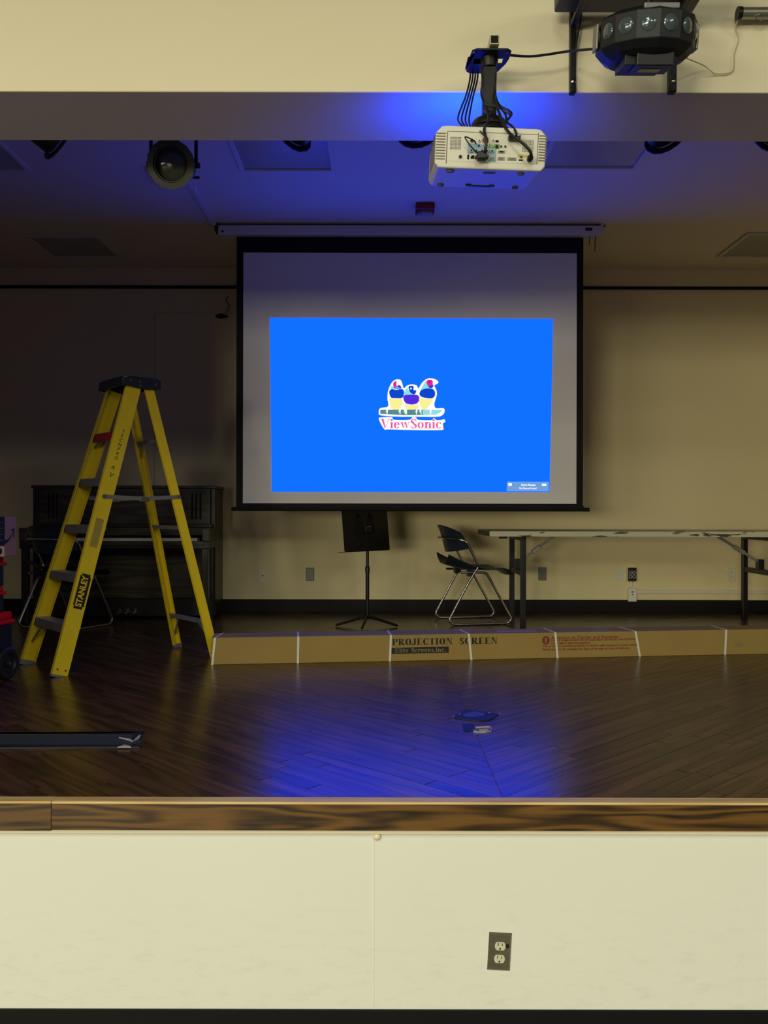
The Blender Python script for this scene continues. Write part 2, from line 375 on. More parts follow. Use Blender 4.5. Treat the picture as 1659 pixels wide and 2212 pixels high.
# ------------------------------------------------ stage floor: two fields of 45 degree oak boards meeting in a V
floor = struct(MB().span((XL, YA + 0.02, ZS - 0.04), (XR, YB, ZS - 0.012)).build('floor', M['subfloor']))
def clip(poly, a, b, c):   # keep a*x+b*y<=c
    out = []
    for i in range(len(poly)):
        p, q = poly[i], poly[(i + 1) % len(poly)]
        dp, dq = a * p[0] + b * p[1] - c, a * q[0] + b * q[1] - c
        if dp <= 0: out.append(p)
        if (dp < 0 < dq) or (dq < 0 < dp):
            t = dp / (dp - dq); out.append((p[0] + (q[0] - p[0]) * t, p[1] + (q[1] - p[1]) * t))
    return out
SEAM = 0.36; PWID = 0.0572; GAP = 0.0007
planks = []
for side in (-1, 1):
    ang = -44 if side < 0 else 44
    ca, sa = math.cos(R(ang)), math.sin(R(ang))
    x0, x1 = (XL, SEAM) if side < 0 else (SEAM, XR)
    y0, y1 = 2.594, YB
    cs = [(x, y) for x in (x0, x1) for y in (y0, y1)]
    us = [x * ca + y * sa for x, y in cs]; vs = [-x * sa + y * ca for x, y in cs]
    v = min(vs)
    while v < max(vs):
        u = min(us) - random.random()
        while u < max(us):
            L_ = random.uniform(0.45, 1.35)
            q = [(u + GAP, v + GAP), (u + L_ - GAP, v + GAP), (u + L_ - GAP, v + PWID - GAP), (u + GAP, v + PWID - GAP)]
            poly = [(p[0] * ca - p[1] * sa, p[0] * sa + p[1] * ca) for p in q]
            for a, b, c in ((1, 0, x1 - 0.0002), (-1, 0, -x0 - 0.0002), (0, 1, y1), (0, -1, -y0)):
                poly = clip(poly, a, b, c)
                if len(poly) < 3: break
            if len(poly) >= 3:
                A = 0.5 * abs(sum(poly[i][0] * poly[(i + 1) % len(poly)][1] - poly[(i + 1) % len(poly)][0] * poly[i][1] for i in range(len(poly))))
                if A > 2e-5:
                    cx = sum(p[0] for p in poly) / len(poly); cy = sum(p[1] for p in poly) / len(poly)
                    planks.append((A, cx, cy, poly, ca, sa))
            u += L_
        v += PWID
def plank_px(p):
    A, cx, cy = p[:3]
    if abs(CX + F * cx / cy - CX) > 900: return 0
    if cy > 5.0 and cx > -1.0: return A / cy ** 3 * 0.3
    return A / cy ** 3
planks.sort(key=plank_px, reverse=True)
def plank_geo(p, ox=0, oy=0):
    A, cx, cy, poly, ca, sa = p
    n = len(poly); e = 0.0012; tx, ty = random.gauss(0, 0.0022), random.gauss(0, 0.0022); dz = random.uniform(-0.0002, 0.0002)
    hz = lambda x, y: ZS + dz + max(-0.0004, min(0.0004, (x - cx) * tx * 0.05 + (y - cy) * ty * 0.05))
    inner = []
    for x, y in poly:
        d = math.hypot(x - cx, y - cy) or 1; k = max(0.0, 1 - e * 1.4 / d); inner.append((cx + (x - cx) * k, cy + (y - cy) * k))
    vs = [(x - ox, y - oy, ZS - 0.018) for x, y in poly] + [(x - ox, y - oy, hz(x, y) - 0.0009) for x, y in poly] + [(x - ox, y - oy, hz(x, y)) for x, y in inner]
    fs = [tuple(2 * n + i for i in range(n))] + [(i, (i + 1) % n, n + (i + 1) % n, n + i) for i in range(n)] + [(n + i, n + (i + 1) % n, 2 * n + (i + 1) % n, 2 * n + i) for i in range(n)]
    ru, rv = random.uniform(0, 40), random.uniform(0, 40)
    uv = [((x + ox) * ca + (y + oy) * sa + ru, -(x + ox) * sa + (y + oy) * ca + rv) for x, y, z in vs]
    # orientation
    a2 = sum(poly[i][0] * poly[(i + 1) % n][1] - poly[(i + 1) % n][0] * poly[i][1] for i in range(n))
    if a2 < 0: fs = [f[::-1] for f in fs]
    return vs, fs, uv, min(1, max(0, random.gauss(0.45, 0.22)))
def mesh_uv(name, vs, fs, uvs, tones, material):
    me = bpy.data.meshes.new(name); me.from_pydata(vs, [], fs); me.update(); me.materials.append(material)
    ul = me.uv_layers.new(name='UVMap'); idx = [l.vertex_index for l in me.loops]
    ul.data.foreach_set('uv', [c for i in idx for c in uvs[i]])
    at_ = me.attributes.new('tone', 'FLOAT', 'POINT'); at_.data.foreach_set('value', tones)
    return me
for p in planks[:300]:
    vs, fs, uv, tn = plank_geo(p, p[1], p[2])
    o = bpy.data.objects.new('plank', mesh_uv('plank', vs, fs, uv, [tn] * len(vs), M['plank']))
    COL.objects.link(o); o.location = (p[1], p[2], 0); o.parent = floor
V, Fc, U, T_ = [], [], [], []
for p in planks[300:]:
    vs, fs, uv, tn = plank_geo(p); o0 = len(V)
    V += vs; U += uv; T_ += [tn] * len(vs); Fc += [tuple(i + o0 for i in f) for f in fs]
o = bpy.data.objects.new('far_planks', mesh_uv('far_planks', V, Fc, U, T_, M['plank'])); COL.objects.link(o); o.parent = floor; o['kind'] = 'stuff'

# ------------------------------------------------ stage nosing, baseboards
def board(name, lo, hi, material, parent=None, bevel=0.0, tone=0.5):
    mb = MB().span(lo, hi); uvs = [(v[0] + v[1], v[2] + v[1]) for v in mb.v]
    ru = random.uniform(0, 9)
    me = mesh_uv(name, mb.v, mb.f, [(a + ru, b + ru) for a, b in uvs], [tone] * len(mb.v), material)
    o = bpy.data.objects.new(name, me); COL.objects.link(o)
    if parent: o.parent = parent
    if bevel: m_ = o.modifiers.new('edge', 'BEVEL'); m_.width = bevel; m_.segments = 3
    return o
XJ = -0.987
n1 = struct(board('trim_1', (XL, 2.548, 0.652), (XJ - 0.001, 2.592, 0.7385), M['nosing'], bevel=0.002, tone=0.35))
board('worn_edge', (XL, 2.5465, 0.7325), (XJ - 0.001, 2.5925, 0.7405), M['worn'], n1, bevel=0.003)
n2 = struct(board('trim_2', (XJ, 2.546, 0.655), (XR, 2.592, 0.7385), M['nosing'], bevel=0.002, tone=0.6))
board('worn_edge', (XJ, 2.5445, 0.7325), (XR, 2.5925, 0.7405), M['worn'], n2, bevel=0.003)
struct(MB().span((XL, 2.557, 0.640), (XR, YA, 0.656)).build('trim_3', M['wall'], bevel=0.003))      # small caulk bead under the nosing
struct(MB().span((-9, YA - 0.006, 0), (9, YA, 0.112)).build('baseboard_apron', M['black_rubber'], bevel=0.002))
struct(MB().span((XL, YB - 0.012, ZS), (XR, YB, ZS + 0.108)).build('baseboard_back', M['black_rubber'], bevel=0.002))
struct(MB().span((XL, YB - 0.02, 3.528), (-0.9, YB, 3.552)).span((1.2, YB - 0.02, 3.528), (XR, YB, 3.552)).build('trim_4', M['black_rubber']))   # black rail high on the back wall
struct(MB().span((-0.030, YA - 0.0012, 0.112), (-0.027, YA, 0.64)).build('trim_5', M['apron']))      # taped board joint on the apron
# flush painted-over panel in the back wall
x0, x1 = at(334, 0, YB).x, at(560, 0, YB).x; zt = at(0, 678, YB).z
pn = struct(MB().span((x0, YB - 0.003, ZS + 0.11), (x1, YB, zt)).build('door_1', M['stage_wall'], bevel=0.001))
MB().span((x0 - 0.004, YB - 0.0012, ZS + 0.11), (x0, YB, zt)).span((x0, YB - 0.0012, zt), (x1, YB, zt + 0.004)).build('gap', mat('dusty_joint', rgb(150, 140, 118), 0.8), pn)
# vertical joint of the wall boards on the bright side
jx = at(1362, 0, YB).x
struct(MB().span((jx, YB - 0.0012, ZS + 0.11), (jx + 0.003, YB, 3.52)).build('trim_6', M['stage_wall']))

# ------------------------------------------------ ceiling lamps of the stage (switched off)
M['diffuser'] = mat('prismatic_diffuser', rgb(168, 164, 152), 0.25, var=0.04, scale=3, bump=0.15, bscale=300)
M['troffer'] = mat('white_lamp_frame', rgb(214, 206, 192), 0.5, var=0.03)
def troffer(x0, x1, y0, y1, label):
    t = thing('ceiling_lamp', label, 'ceiling light', ((x0 + x1) / 2, (y0 + y1) / 2, ZCEIL), group='unlit square ceiling lamps of the stage')
    a, b, w = (x1 - x0) / 2, (y1 - y0) / 2, 0.028
    for lo, hi in (((-a, -b, -0.016), (a, -b + w, 0)), ((-a, b - w, -0.016), (a, b, 0)), ((-a, -b + w, -0.016), (-a + w, b - w, 0)), ((a - w, -b + w, -0.016), (a, b - w, 0))):
        MB().span(lo, hi).build('frame_strip', M['troffer'], t, bevel=0.003)
    MB().span((-a + w, -b + w, -0.005), (a - w, b - w, 0)).build('diffuser', M['diffuser'], t)
troffer(-2.78, -2.17, 4.04, 5.26, 'unlit ceiling lamp cut by the edge beside the dark spotlight tip')
troffer(-0.885, -0.30, 4.04, 5.26, 'unlit ceiling lamp washed blue between spotlight and projector')
troffer(0.93, 1.53, 4.00, 5.22, 'unlit ceiling lamp partly hidden behind the white projector')
troffer(-2.74, -2.165, 6.50, 7.06, 'small dim ceiling lamp above the piano near the back wall')
troffer(2.715, 3.29, 6.41, 7.01, 'small ceiling lamp above the folding table, cut by the edge')

# ================================================================== PROJECTION SCREEN AND ITS PICTURE
YSCR = 6.27
M['screen_white'] = mat('matte_white_screen', rgb(226, 224, 216), 0.8, var=0.02, spec=0.2)
M['screen_black'] = mat('black_screen_border', rgb(14, 14, 15), 0.7, var=0.1, spec=0.25)
M['housing'] = mat('white_screen_housing', rgb(206, 204, 204), 0.45, var=0.02)
ps = thing('projection_screen', 'large pull-down white projection screen with black border showing a blue picture', 'projection screen', (0, YSCR, ZS))
def sp(px, py): v = at(px, py, YSCR); return v.x, v.z - ZS
xl, zt_ = sp(510, 508); xr, _ = sp(1259, 508); wl, wt = sp(524.5, 546); wr, wb = sp(1245, 1087.5); _, zb = sp(0, 1101)
MB().span((wl, 0.001, wb), (wr, 0.004, wt)).build('fabric', M['screen_white'], ps)
MB().span((xl, 0, wt), (xr, 0.005, zt_ + 0.03)).build('border', M['screen_black'], ps)
MB().span((xl, 0, zb), (wl, 0.005, wt)).build('border', M['screen_black'], ps)
MB().span((wr, 0, zb), (xr, 0.005, wt)).build('border', M['screen_black'], ps)
MB().span((wl, 0, zb), (wr, 0.005, wb)).build('border', M['screen_black'], ps)
a = sp(500, 1100); b = sp(1273, 1100)
MB().cyl((a[0], 0, a[1]), (b[0], 0, b[1]), 0.014, 16).box(((a[0] + b[0]) / 2, 0, a[1] + 0.016), (xr - xl, 0.018, 0.02)).build('weight_bar', M['screen_black'], ps, smooth=True)
hx0, _ = sp(472, 0); hx1, _ = sp(1296, 0); hz = ZCEIL - ZS
hs = MB().span((hx0, -0.055, hz - 0.088), (hx1, 0.05, hz - 0.014)).build('housing', M['housing'], ps, bevel=0.012)
MB().span((hx0 - 0.03, -0.02, hz - 0.012), (hx1 + 0.03, 0.03, hz)).build('mounting_rail', M['screen_black'], ps)
for x in (hx0 - 0.012, hx1 + 0.0):
    MB().span((x - 0.012, -0.05, hz - 0.06), (x + 0.012, 0.03, hz - 0.005)).build('end_bracket', M['black_metal'] if x < 0 else M['housing'], ps, bevel=0.003)
MB().cyl((hx0 + 0.035, -0.056, hz - 0.065), (hx0 + 0.035, -0.052, hz - 0.065), 0.009, 12).build('screw', M['black_hole'], hs)
MB().box((hx1 - 0.10, -0.058, hz - 0.045), (0.05, 0.006, 0.022)).build('switch', M['black_plastic'], hs, bevel=0.002)
for dx, l in ((-0.085, 0.06), (-0.045, 0.11)):
    MB().tube([(hx1 + dx, -0.03, hz - 0.08), (hx1 + dx - 0.004, -0.03, hz - 0.09 - l)], 0.003, 6).build('loose_wire', M['cable'], ps)

# the picture thrown on the screen
IMG = {k: emit('picture_' + k, c, s) for k, c, s in (
    ('blue', (0.0055, 0.165, 4.0, 1), 1), ('white', (1, 1, 1, 1), 1.0), ('pink', rgb(250, 80, 150), 1), ('navy', rgb(14, 70, 205), 1), ('violet', rgb(86, 44, 225), 1),
    ('yellow', rgb(250, 242, 150), 1), ('cyan', rgb(130, 228, 240), 1), ('teal', rgb(84, 140, 145), 1), ('palecyan', rgb(150, 222, 230), 1), ('magenta', rgb(235, 30, 140), 1),
    ('bar', rgb(108, 160, 218), 1), ('grey', rgb(200, 190, 215), 1))}
q = [sp(582, 687), sp(1194, 688), sp(1187, 1062), sp(587, 1063)]
def flat(name, polys, m, parent, y, th=0.0006):
    mb = MB()
    for p in polys: mb.prism([(x, z) for x, z in p], th, Matrix.Translation((0, y + th, 0)) @ FACE)
    return mb.build(name, m, parent)
pic = flat('projected_picture', [q], IMG['blue'], ps, 0.000, 0.0008)
tag(pic, 'blue projected picture with a three-bird emblem')
def lg(cx, cy): return sp(780 + cx / 7.541, 780 + cy / 7.541)      # drawing of the emblem (7.54 units per pixel)
def smoothp(pts, seg=4):
    P = [Vector((x, y, 0)) for x, y in pts]; n = len(P); out = []
    for i in range(n):
        a, b, c, d = P[i - 1], P[i], P[(i + 1) % n], P[(i + 2) % n]
        for k in range(seg):
            t = k / seg; v = 0.5 * ((2 * b) + (c - a) * t + (2 * a - 5 * b + 4 * c - d) * t * t + (3 * b - a - 3 * c + d) * t ** 3); out.append((v.x, v.y))
    return out
def shape(name, pts, m, y, sm=True): return flat(name, [[lg(*p) for p in (smoothp(pts) if sm else pts)]], IMG[m], pic, y)
halo = [(285, 830), (305, 770), (420, 745), (440, 700), (424, 600), (440, 470), (500, 345), (580, 296), (650, 320), (690, 440), (740, 400), (820, 378), (900, 395), (930, 440), (990, 350), (1060, 292), (1120, 280), (1200, 292), (1255, 335), (1235, 370), (1190, 395), (1225, 480), (1228, 560), (1190, 690), (1215, 765), (1330, 765), (1358, 800), (1335, 865), (1240, 905), (900, 905), (620, 905), (320, 885)]
shape('emblem_outline', halo, 'white', -0.0012)
wm = [(285, 940), (330, 918), (500, 915), (530, 955), (780, 955), (830, 915), (890, 915), (930, 955), (1140, 960), (1180, 925), (1225, 960), (1310, 955), (1350, 945), (1368, 985), (1330, 1020), (1335, 1090), (1290, 1122), (800, 1122), (440, 1112), (390, 1120), (340, 1060)]
shape('wordmark_outline', wm, 'white', -0.0012)
E2 = -0.0024
shape('bird_nape', [(480, 450), (500, 405), (530, 420), (640, 440), (655, 455), (560, 465)], 'cyan', E2)
shape('bird_breast', [(455, 500), (490, 458), (570, 470), (650, 455), (690, 480), (690, 560), (660, 600), (560, 605), (480, 590)], 'navy', E2)
shape('bird_belly', [(460, 610), (560, 618), (660, 612), (672, 680), (640, 750), (610, 785), (500, 782), (465, 690)], 'yellow', E2)
shape('bird_face', [(520, 400), (525, 350), (570, 325), (568, 390), (590, 420), (540, 430)], 'magenta', E2)
shape('bird_cheek', [(580, 415), (610, 390), (640, 405), (645, 428), (600, 428)], 'violet', E2)
shape('bird_collar', [(520, 425), (560, 435), (650, 430), (650, 442), (590, 446), (540, 440)], 'navy', E2 - 0.0012)
shape('bird_nape', [(695, 545), (720, 470), (770, 430), (770, 480), (850, 540)], 'cyan', E2)
shape('bird_face', [(770, 420), (800, 405), (850, 410), (850, 470), (890, 475), (885, 520), (850, 545), (790, 500)], 'navy', E2 - 0.0012)
shape('bird_eye', [(792, 445), (808, 432), (822, 447), (808, 463)], 'white', E2 - 0.0024)
shape('bird_breast', [(683, 600), (710, 552), (800, 548), (900, 550), (940, 580), (942, 640), (900, 690), (810, 708), (720, 680)], 'violet', E2)
shape('bird_belly', [(715, 690), (770, 715), (860, 715), (920, 690), (905, 785), (730, 785)], 'yellow', E2)
shape('bird_nape', [(975, 470), (1000, 400), (1060, 320), (1065, 390), (1140, 440), (1050, 445)], 'cyan', E2)
shape('bird_face', [(1065, 320), (1110, 305), (1158, 318), (1160, 380), (1120, 412), (1070, 385)], 'magenta', E2)
shape('bird_eye', [(1098, 342), (1112, 330), (1126, 342), (1112, 356)], 'violet', E2 - 0.0012)
shape('bird_collar', [(1065, 385), (1100, 410), (1165, 380), (1170, 410), (1150, 436), (1100, 430)], 'navy', E2 - 0.0012)
shape('bird_breast', [(948, 520), (985, 460), (1060, 445), (1150, 448), (1195, 490), (1198, 560), (1150, 605), (1040, 598), (965, 570)], 'navy', E2)
shape('bird_belly', [(945, 600), (1050, 615), (1160, 612), (1140, 680), (1090, 740), (1040, 785), (990, 780), (950, 700)], 'yellow', E2)
shape('branch', [(310, 795), (1000, 790), (1000, 875), (700, 880), (310, 860)], 'teal', E2, sm=False)
shape('branch', [(1000, 790), (1318, 795), (1300, 825), (1220, 870), (1000, 875)], 'palecyan', E2, sm=False)
cl = []
for x, d in ((425, -1), (630, 0), (715, 0), (730, 1), (905, -1), (965, 1), (1135, -1)):
    cl.append([lg(x - 14, 780), lg(x + 14, 780), lg(x + 8 + d * 8, 868), lg(x - 4 + d * 8, 868)])
    flat('bird_foot', [cl[-1], [lg(x - 30, 830), lg(x - 20, 835), lg(x + 6, 785), lg(x - 6, 785)]], IMG['white'], pic, E2 - 0.0012)
mb = MB(); o0 = lg(316, 1094); o1 = lg(1308, 1094); cap = lg(0, 942)[1] - lg(0, 1094)[1]
serif_text(mb, 'ViewSonic', Matrix.Translation((o0[0], E2, o0[1])) @ FACE, o1[0] - o0[0], cap, B=0.17, track=0.03)
mb.build('wordmark', IMG['pink'], pic)
c4 = [sp(1095, 1040), sp(1185.5, 1040), sp(1185, 1060.5), sp(1094.5, 1060.5)]
sb = flat('status_bar', [c4], IMG['bar'], pic, -0.0012)
mb = MB()
for s_, px, py in (('Status Message', 1141, 1046.8), ('No Source Found', 1140, 1054.2)):
    x, z = sp(px, py); text_mesh(mb, s_, 0.019, Matrix.Translation((x, E2, z)) @ FACE, offset=0.0006, sx=0.92)
    mb.build('status_lettering', IMG['white'], pic); mb = MB()
x, z = sp(1101.5, 1046); mb.prism(rrect(0.026, 0.020, 0.004, cx=x, cy=z), 0.0006, Matrix.Translation((0, E2, 0)) @ FACE)
mb.build('status_icon', IMG['white'], pic); mb = MB()
x, z = sp(1175, 1046.5); mb.prism(rrect(0.034, 0.016, 0.006, cx=x, cy=z), 0.0006, Matrix.Translation((0, E2, 0)) @ FACE)
mb.build('status_icon', IMG['white'], pic)

# ================================================================== STEPLADDER
M['yellow'] = mat('yellow_fibreglass', rgb(226, 198, 20), 0.5, var=0.10, scale=9, bump=0.1, bscale=120)
M['cap'] = mat('blue_black_cap', rgb(26, 30, 40), 0.45, var=0.15, scale=20)
M['red_step'] = mat('red_step_paint', rgb(150, 28, 34), 0.5, var=0.12, scale=20)
M['ink'] = mat('black_print', rgb(16, 15, 13), 0.6, var=0.1)
M['scuff'] = mat('worn_label', rgb(158, 140, 60), 0.7, var=0.35, scale=90)
lad = thing('stepladder', 'yellow fibreglass stepladder with grey steps and one red step, standing open', 'ladder', (-1.51, 4.97, ZS), (0, 0, R(41)))
HT = 1.575
def front(t, s): return Vector((-0.465 + 0.462 * t, s * (0.26 - 0.115 * t), HT * t))
def rear(t, s): return Vector((0.465 - 0.375 * t, s * (0.25 - 0.108 * t), HT * t))
def rail(name, fn, s, web, fl, t0=0.0, t1=1.0):
    a, b = fn(t0, s), fn(t1, s); ax = (b - a).normalized()
    side = Vector((0, s, 0)); side = (side - ax * side.dot(ax)).normalized()      # outward
    dep = ax.cross(side); dep = dep if dep.x > 0 else -dep
    L_ = (b - a).length
    T = Matrix(((dep.x, ax.x, side.x, a.x), (dep.y, ax.y, side.y, a.y), (dep.z, ax.z, side.z, a.z), (0, 0, 0, 1)))
    mb = MB()
    mb.span((-web / 2, 0, -0.005), (web / 2, L_, 0), T)                        # web
    mb.span((-web / 2, 0, -fl), (-web / 2 + 0.005, L_, -0.004), T).span((web / 2 - 0.005, 0, -fl), (web / 2, L_, -0.004), T)   # flanges
    o = mb.build(name, M['yellow'], lad, bevel=0.0015)
    # foot pad
    MB().span((-web / 2 - 0.002, -0.004, -fl - 0.001), (web / 2 + 0.002, 0.022 if s > 0 else 0.008, 0.0025), T).build('foot_pad', M['alu'], o)
    for u in (-0.022, 0.022):
        MB().cyl(T @ Vector((u, 0.035, 0)), T @ Vector((u, 0.035, 0.003)), 0.0055, 10).build('rivet', M['steel'], o)
    return o, T, L_
fr = {s: rail('front_rail', front, s, 0.085, 0.03) for s in (-1, 1)}
rr = {s: rail('rear_rail', rear, s, 0.050, 0.026) for s in (-1, 1)}
for k in range(1, 6):
    t = k / 6.0; a, b = front(t, -1), front(t, 1); w = b.y - a.y - 0.012
    st = MB().span((a.x - 0.040, -w / 2, a.z - 0.004), (a.x + 0.045, w / 2, a.z)).span((a.x - 0.040, -w / 2, a.z - 0.046), (a.x - 0.036, w / 2, a.z - 0.004)).span((a.x + 0.041, -w / 2, a.z - 0.03), (a.x + 0.045, w / 2, a.z - 0.004)).build('step', M['red_step'] if k == 5 else M['alu'], lad, bevel=0.0015)
    if k == 5: st['label'] = 'red top step'
    for s in (-1, 1):
        if k in (1, 5):   # knee braces under the lowest and the red step
            p = Vector((a.x - 0.02, s * (w / 2 - 0.09), a.z - 0.03)); q_ = front(t - 0.09 if k == 1 else t - 0.05, s) + Vector((-0.01, -s * 0.012, 0))
            MB().bar(p, q_, 0.014, 0.004, (1, 0, 0)).build('brace', M['alu'], st)
for t in (0.815, 0.495, 0.14):
    a, b = rear(t, -1), rear(t, 1); w = b.y - a.y - 0.012
    st = MB().span((a.x - 0.016, -w / 2, a.z - 0.006), (a.x + 0.02, w / 2, a.z)).span((a.x - 0.016, -w / 2, a.z - 0.022), (a.x - 0.013, w / 2, a.z - 0.004)).build('cross_bar', M['alu'], lad, bevel=0.0015)
    if t < 0.6 and t > 0.3: continue
    for s in ((-1, 1) if t < 0.3 else (1,)):
        p = Vector((a.x, s * (w / 2 - (0.11 if t < 0.3 else 0.03)), a.z - 0.01)); q_ = rear(t - (0.085 if t < 0.3 else 0.06), s) + Vector((0, -s * 0.012, 0))
        MB().bar(p, q_, 0.014, 0.004, (1, 0, 0)).build('brace', M['alu'], st)
for s in (-1, 1):
    p = front(0.60, s) + Vector((-0.012, s * 0.006, 0)); q_ = rear(0.60, s) + Vector((0.012, s * 0.006, 0.004)); mid = (p + q_) / 2 + Vector((0.01, 0, -0.012))
    sp_ = MB().bar(p, mid, 0.003, 0.022).bar(mid, q_, 0.003, 0.022).build('spreader', M['alu'], lad)
    MB().box(mid + Vector((0, s * 0.003, -0.004)), (0.055, 0.004, 0.026)).build('hinge', M['steel'], sp_, bevel=0.002)
    for e in (p, q_): MB().cyl(e - Vector((0, 0.004, 0)), e + Vector((0, 0.004, 0)), 0.012, 14).build('pivot', M['steel'], sp_)
# moulded cap
ct = HT + 0.052
cap_o = MB().prism([(-0.055, -0.165), (0.135, -0.165), (0.15, -0.15), (0.15, 0.15), (0.135, 0.165), (-0.055, 0.165), (-0.075, 0.15), (-0.075, -0.15)], 0.012, Matrix.Translation((0, 0, ct - 0.012)))
poly_side = [(-0.075, ct - 0.01), (0.15, ct - 0.01), (0.148, ct - 0.062), (0.04, ct - 0.070), (-0.03, ct - 0.060), (-0.085, ct - 0.055)]
for s in (-1, 1):
    T = Matrix(((1, 0, 0, 0), (0, 0, -1, s * 0.165 + 0.004), (0, 1, 0, 0), (0, 0, 0, 1)))
    cap_o.prism(poly_side, 0.008, T)
cap_o.span((-0.083, -0.162, ct - 0.058), (-0.072, 0.162, ct - 0.006)).span((0.142, -0.162, ct - 0.05), (0.15, 0.162, ct - 0.006))
cp = cap_o.build('cap', M['cap'], lad, bevel=0.003)
for x, z in ((-0.035, 0.024), (0.02, 0.03), (0.115, 0.034), (0.02, 0.052)):
    MB().cyl((x, -0.1715, ct - z), (x, -0.168, ct - z), 0.006, 10).build('rivet', M['steel'], cp)
# print on the outer face of the near front rail
_, TN, LN = fr[-1]
UP = TN @ Matrix(((0, -1, 0, 0), (1, 0, 0, 0), (0, 0, 1, 0), (0, 0, 0, 1)))   # lettering reads up the rail
# rail frame has depth, axis, outward as x, y, z: check handedness so that the letters are not mirrored
if TN.to_3x3().determinant() < 0: UP = TN @ Matrix(((0, 1, 0, 0), (1, 0, 0, 0), (0, 0, 1, 0), (0, 0, 0, 1)))
zc_ = 0.455
dec = [(-0.095, -0.025), (-0.080, -0.025), (-0.080, -0.032), (0.080, -0.032), (0.080, -0.026), (0.095, -0.026), (0.095, 0.020), (0.085, 0.020), (0.085, 0.028), (-0.078, 0.028), (-0.078, 0.022), (-0.095, 0.022)]
dc = MB().prism(dec, 0.0006, UP @ Matrix.Translation((zc_, 0, 0.0002))).build('decal', M['ink'], fr[-1][0])
mb = MB(); text_mesh(mb, 'STANLEY', 0.047, UP @ Matrix.Translation((zc_, -0.002, 0.0010)), offset=0.0016, sx=0.86)
mb.build('decal_lettering', M['yellow'], dc)
MB().span((-0.022, 0.70, 0.0002), (0.022, 0.86, 0.0006), TN).build('worn_label', M['scuff'], fr[-1][0])
def hand(ch, along, across, size, rot=0):
    # letters written one below the other down the rail, tops up
    mb = MB(); flip = -1 if TN.to_3x3().determinant() < 0 else 1
    D = Matrix(((flip, 0, 0, 0), (0, 1, 0, 0), (0, 0, 1, 0), (0, 0, 0, 1)))
    text_mesh(mb, ch, size, TN @ Matrix.Translation((across, along, 0.0002)) @ D @ Matrix.Rotation(R(-16 + rot), 4, 'Z'), depth=0.0004, offset=0.0002)
    mb.build('handwritten_letter', M['ink'], fr[-1][0])
for i, ch in enumerate('TECHPRO'): hand(ch, 1.37 - 0.0265 * i, 0.002, 0.027)
hand('A', 1.155, -0.002, 0.034); hand('V', 1.11, -0.002, 0.034)

# ================================================================== UPRIGHT PIANO
M['piano'] = wood('dark_piano_veneer', rgb(34, 28, 17), rgb(82, 72, 44), rough=0.34, along=1.5, across=18, tone=False, cath=0.35, bump=0.03)
M['piano_dark'] = mat('black_brown_lacquer', rgb(36, 30, 20), 0.35, var=0.2, scale=8)
M['ivory'] = mat('ivory_keys', rgb(236, 230, 204), 0.35, var=0.05)
M['brass'] = mat('worn_brass_pedal', rgb(190, 180, 140), 0.25, 1.0, var=0.1)
pia = thing('upright_piano', 'dark wooden upright piano behind the ladder, keyboard open', 'piano', (-2.112, 7.34, ZS), (0, 0, R(3)))
W2, H_ = 0.725, 1.072
def pbox(name, lo, hi, m='piano', par=None, bev=0.004):
    mb = MB().span(lo, hi); ru = random.uniform(0, 9)
    me = mesh_uv(name, mb.v, mb.f, [(v[0] + v[1] + ru, v[2] + v[1]) for v in mb.v], [0.5] * 8, M[m])
    o = bpy.data.objects.new(name, me); COL.objects.link(o); o.parent = par or pia
    b_ = o.modifiers.new('edge', 'BEVEL'); b_.width = bev; b_.segments = 2
    return o
pbox('lid', (-W2 - 0.012, -0.455, H_ - 0.022), (W2 + 0.012, 0, H_))
for s in (-1, 1): pbox('side_panel', (s * W2 - 0.018 - (0.018 if s > 0 else -0.018), -0.44, 0.02), (s * W2 + 0.018 - (0.018 if s > 0 else -0.018), -0.002, H_ - 0.022), 'piano_dark')
up = pbox('upper_panel', (-W2 + 0.04, -0.435, 0.76), (W2 - 0.04, -0.405, H_ - 0.022))
for s in (-1, 1):
    for k in range(3):
        x = s * (W2 - 0.155) + (k - 1) * 0.033
        MB().span((x - 0.007, -0.4365, 0.80), (x + 0.007, -0.430, 1.01)).build('slot', M['black_hole'], up)
pbox('music_shelf', (-W2 + 0.02, -0.50, 0.735), (W2 - 0.02, -0.42, 0.762), 'piano_dark')
pbox('fallboard', (-W2 + 0.06, -0.56, 0.672), (W2 - 0.06, -0.46, 0.735))
pbox('key_bed', (-W2, -0.735, 0.575), (W2, -0.42, 0.632), 'piano_dark')
pbox('key_slip', (-W2 + 0.05, -0.742, 0.60), (W2 - 0.05, -0.722, 0.635))
for s in (-1, 1):
    ck = pbox('cheek', (s * (W2 - 0.03) - 0.03, -0.745, 0.632), (s * (W2 - 0.03) + 0.03, -0.45, 0.735))
    pbox('leg', (s * (W2 - 0.04) - 0.025, -0.735, 0.03), (s * (W2 - 0.04) + 0.025, -0.685, 0.575), 'piano_dark')
    pbox('leg_foot', (s * (W2 - 0.04) - 0.03, -0.76, 0.0), (s * (W2 - 0.04) + 0.03, -0.43, 0.035), 'piano_dark')
KW = (2 * W2 - 0.20) / 52
for k in range(52):
    x = -W2 + 0.10 + k * KW
    MB().span((x + 0.0006, -0.722, 0.634), (x + KW - 0.0006, -0.575, 0.6555)).build('white_key', M['ivory'], pia, bevel=0.001)
    if k < 51 and (k + 5) % 7 not in (1, 4):
        MB().span((x + KW - 0.006, -0.672, 0.656), (x + KW + 0.006, -0.575, 0.667)).build('black_key', M['black_plastic'], pia)
pbox('lower_panel', (-W2 + 0.04, -0.43, 0.16), (W2 - 0.04, -0.405, 0.575))
pbox('toe_rail', (-W2 + 0.02, -0.455, 0.02), (W2 - 0.02, -0.40, 0.16), 'piano_dark')
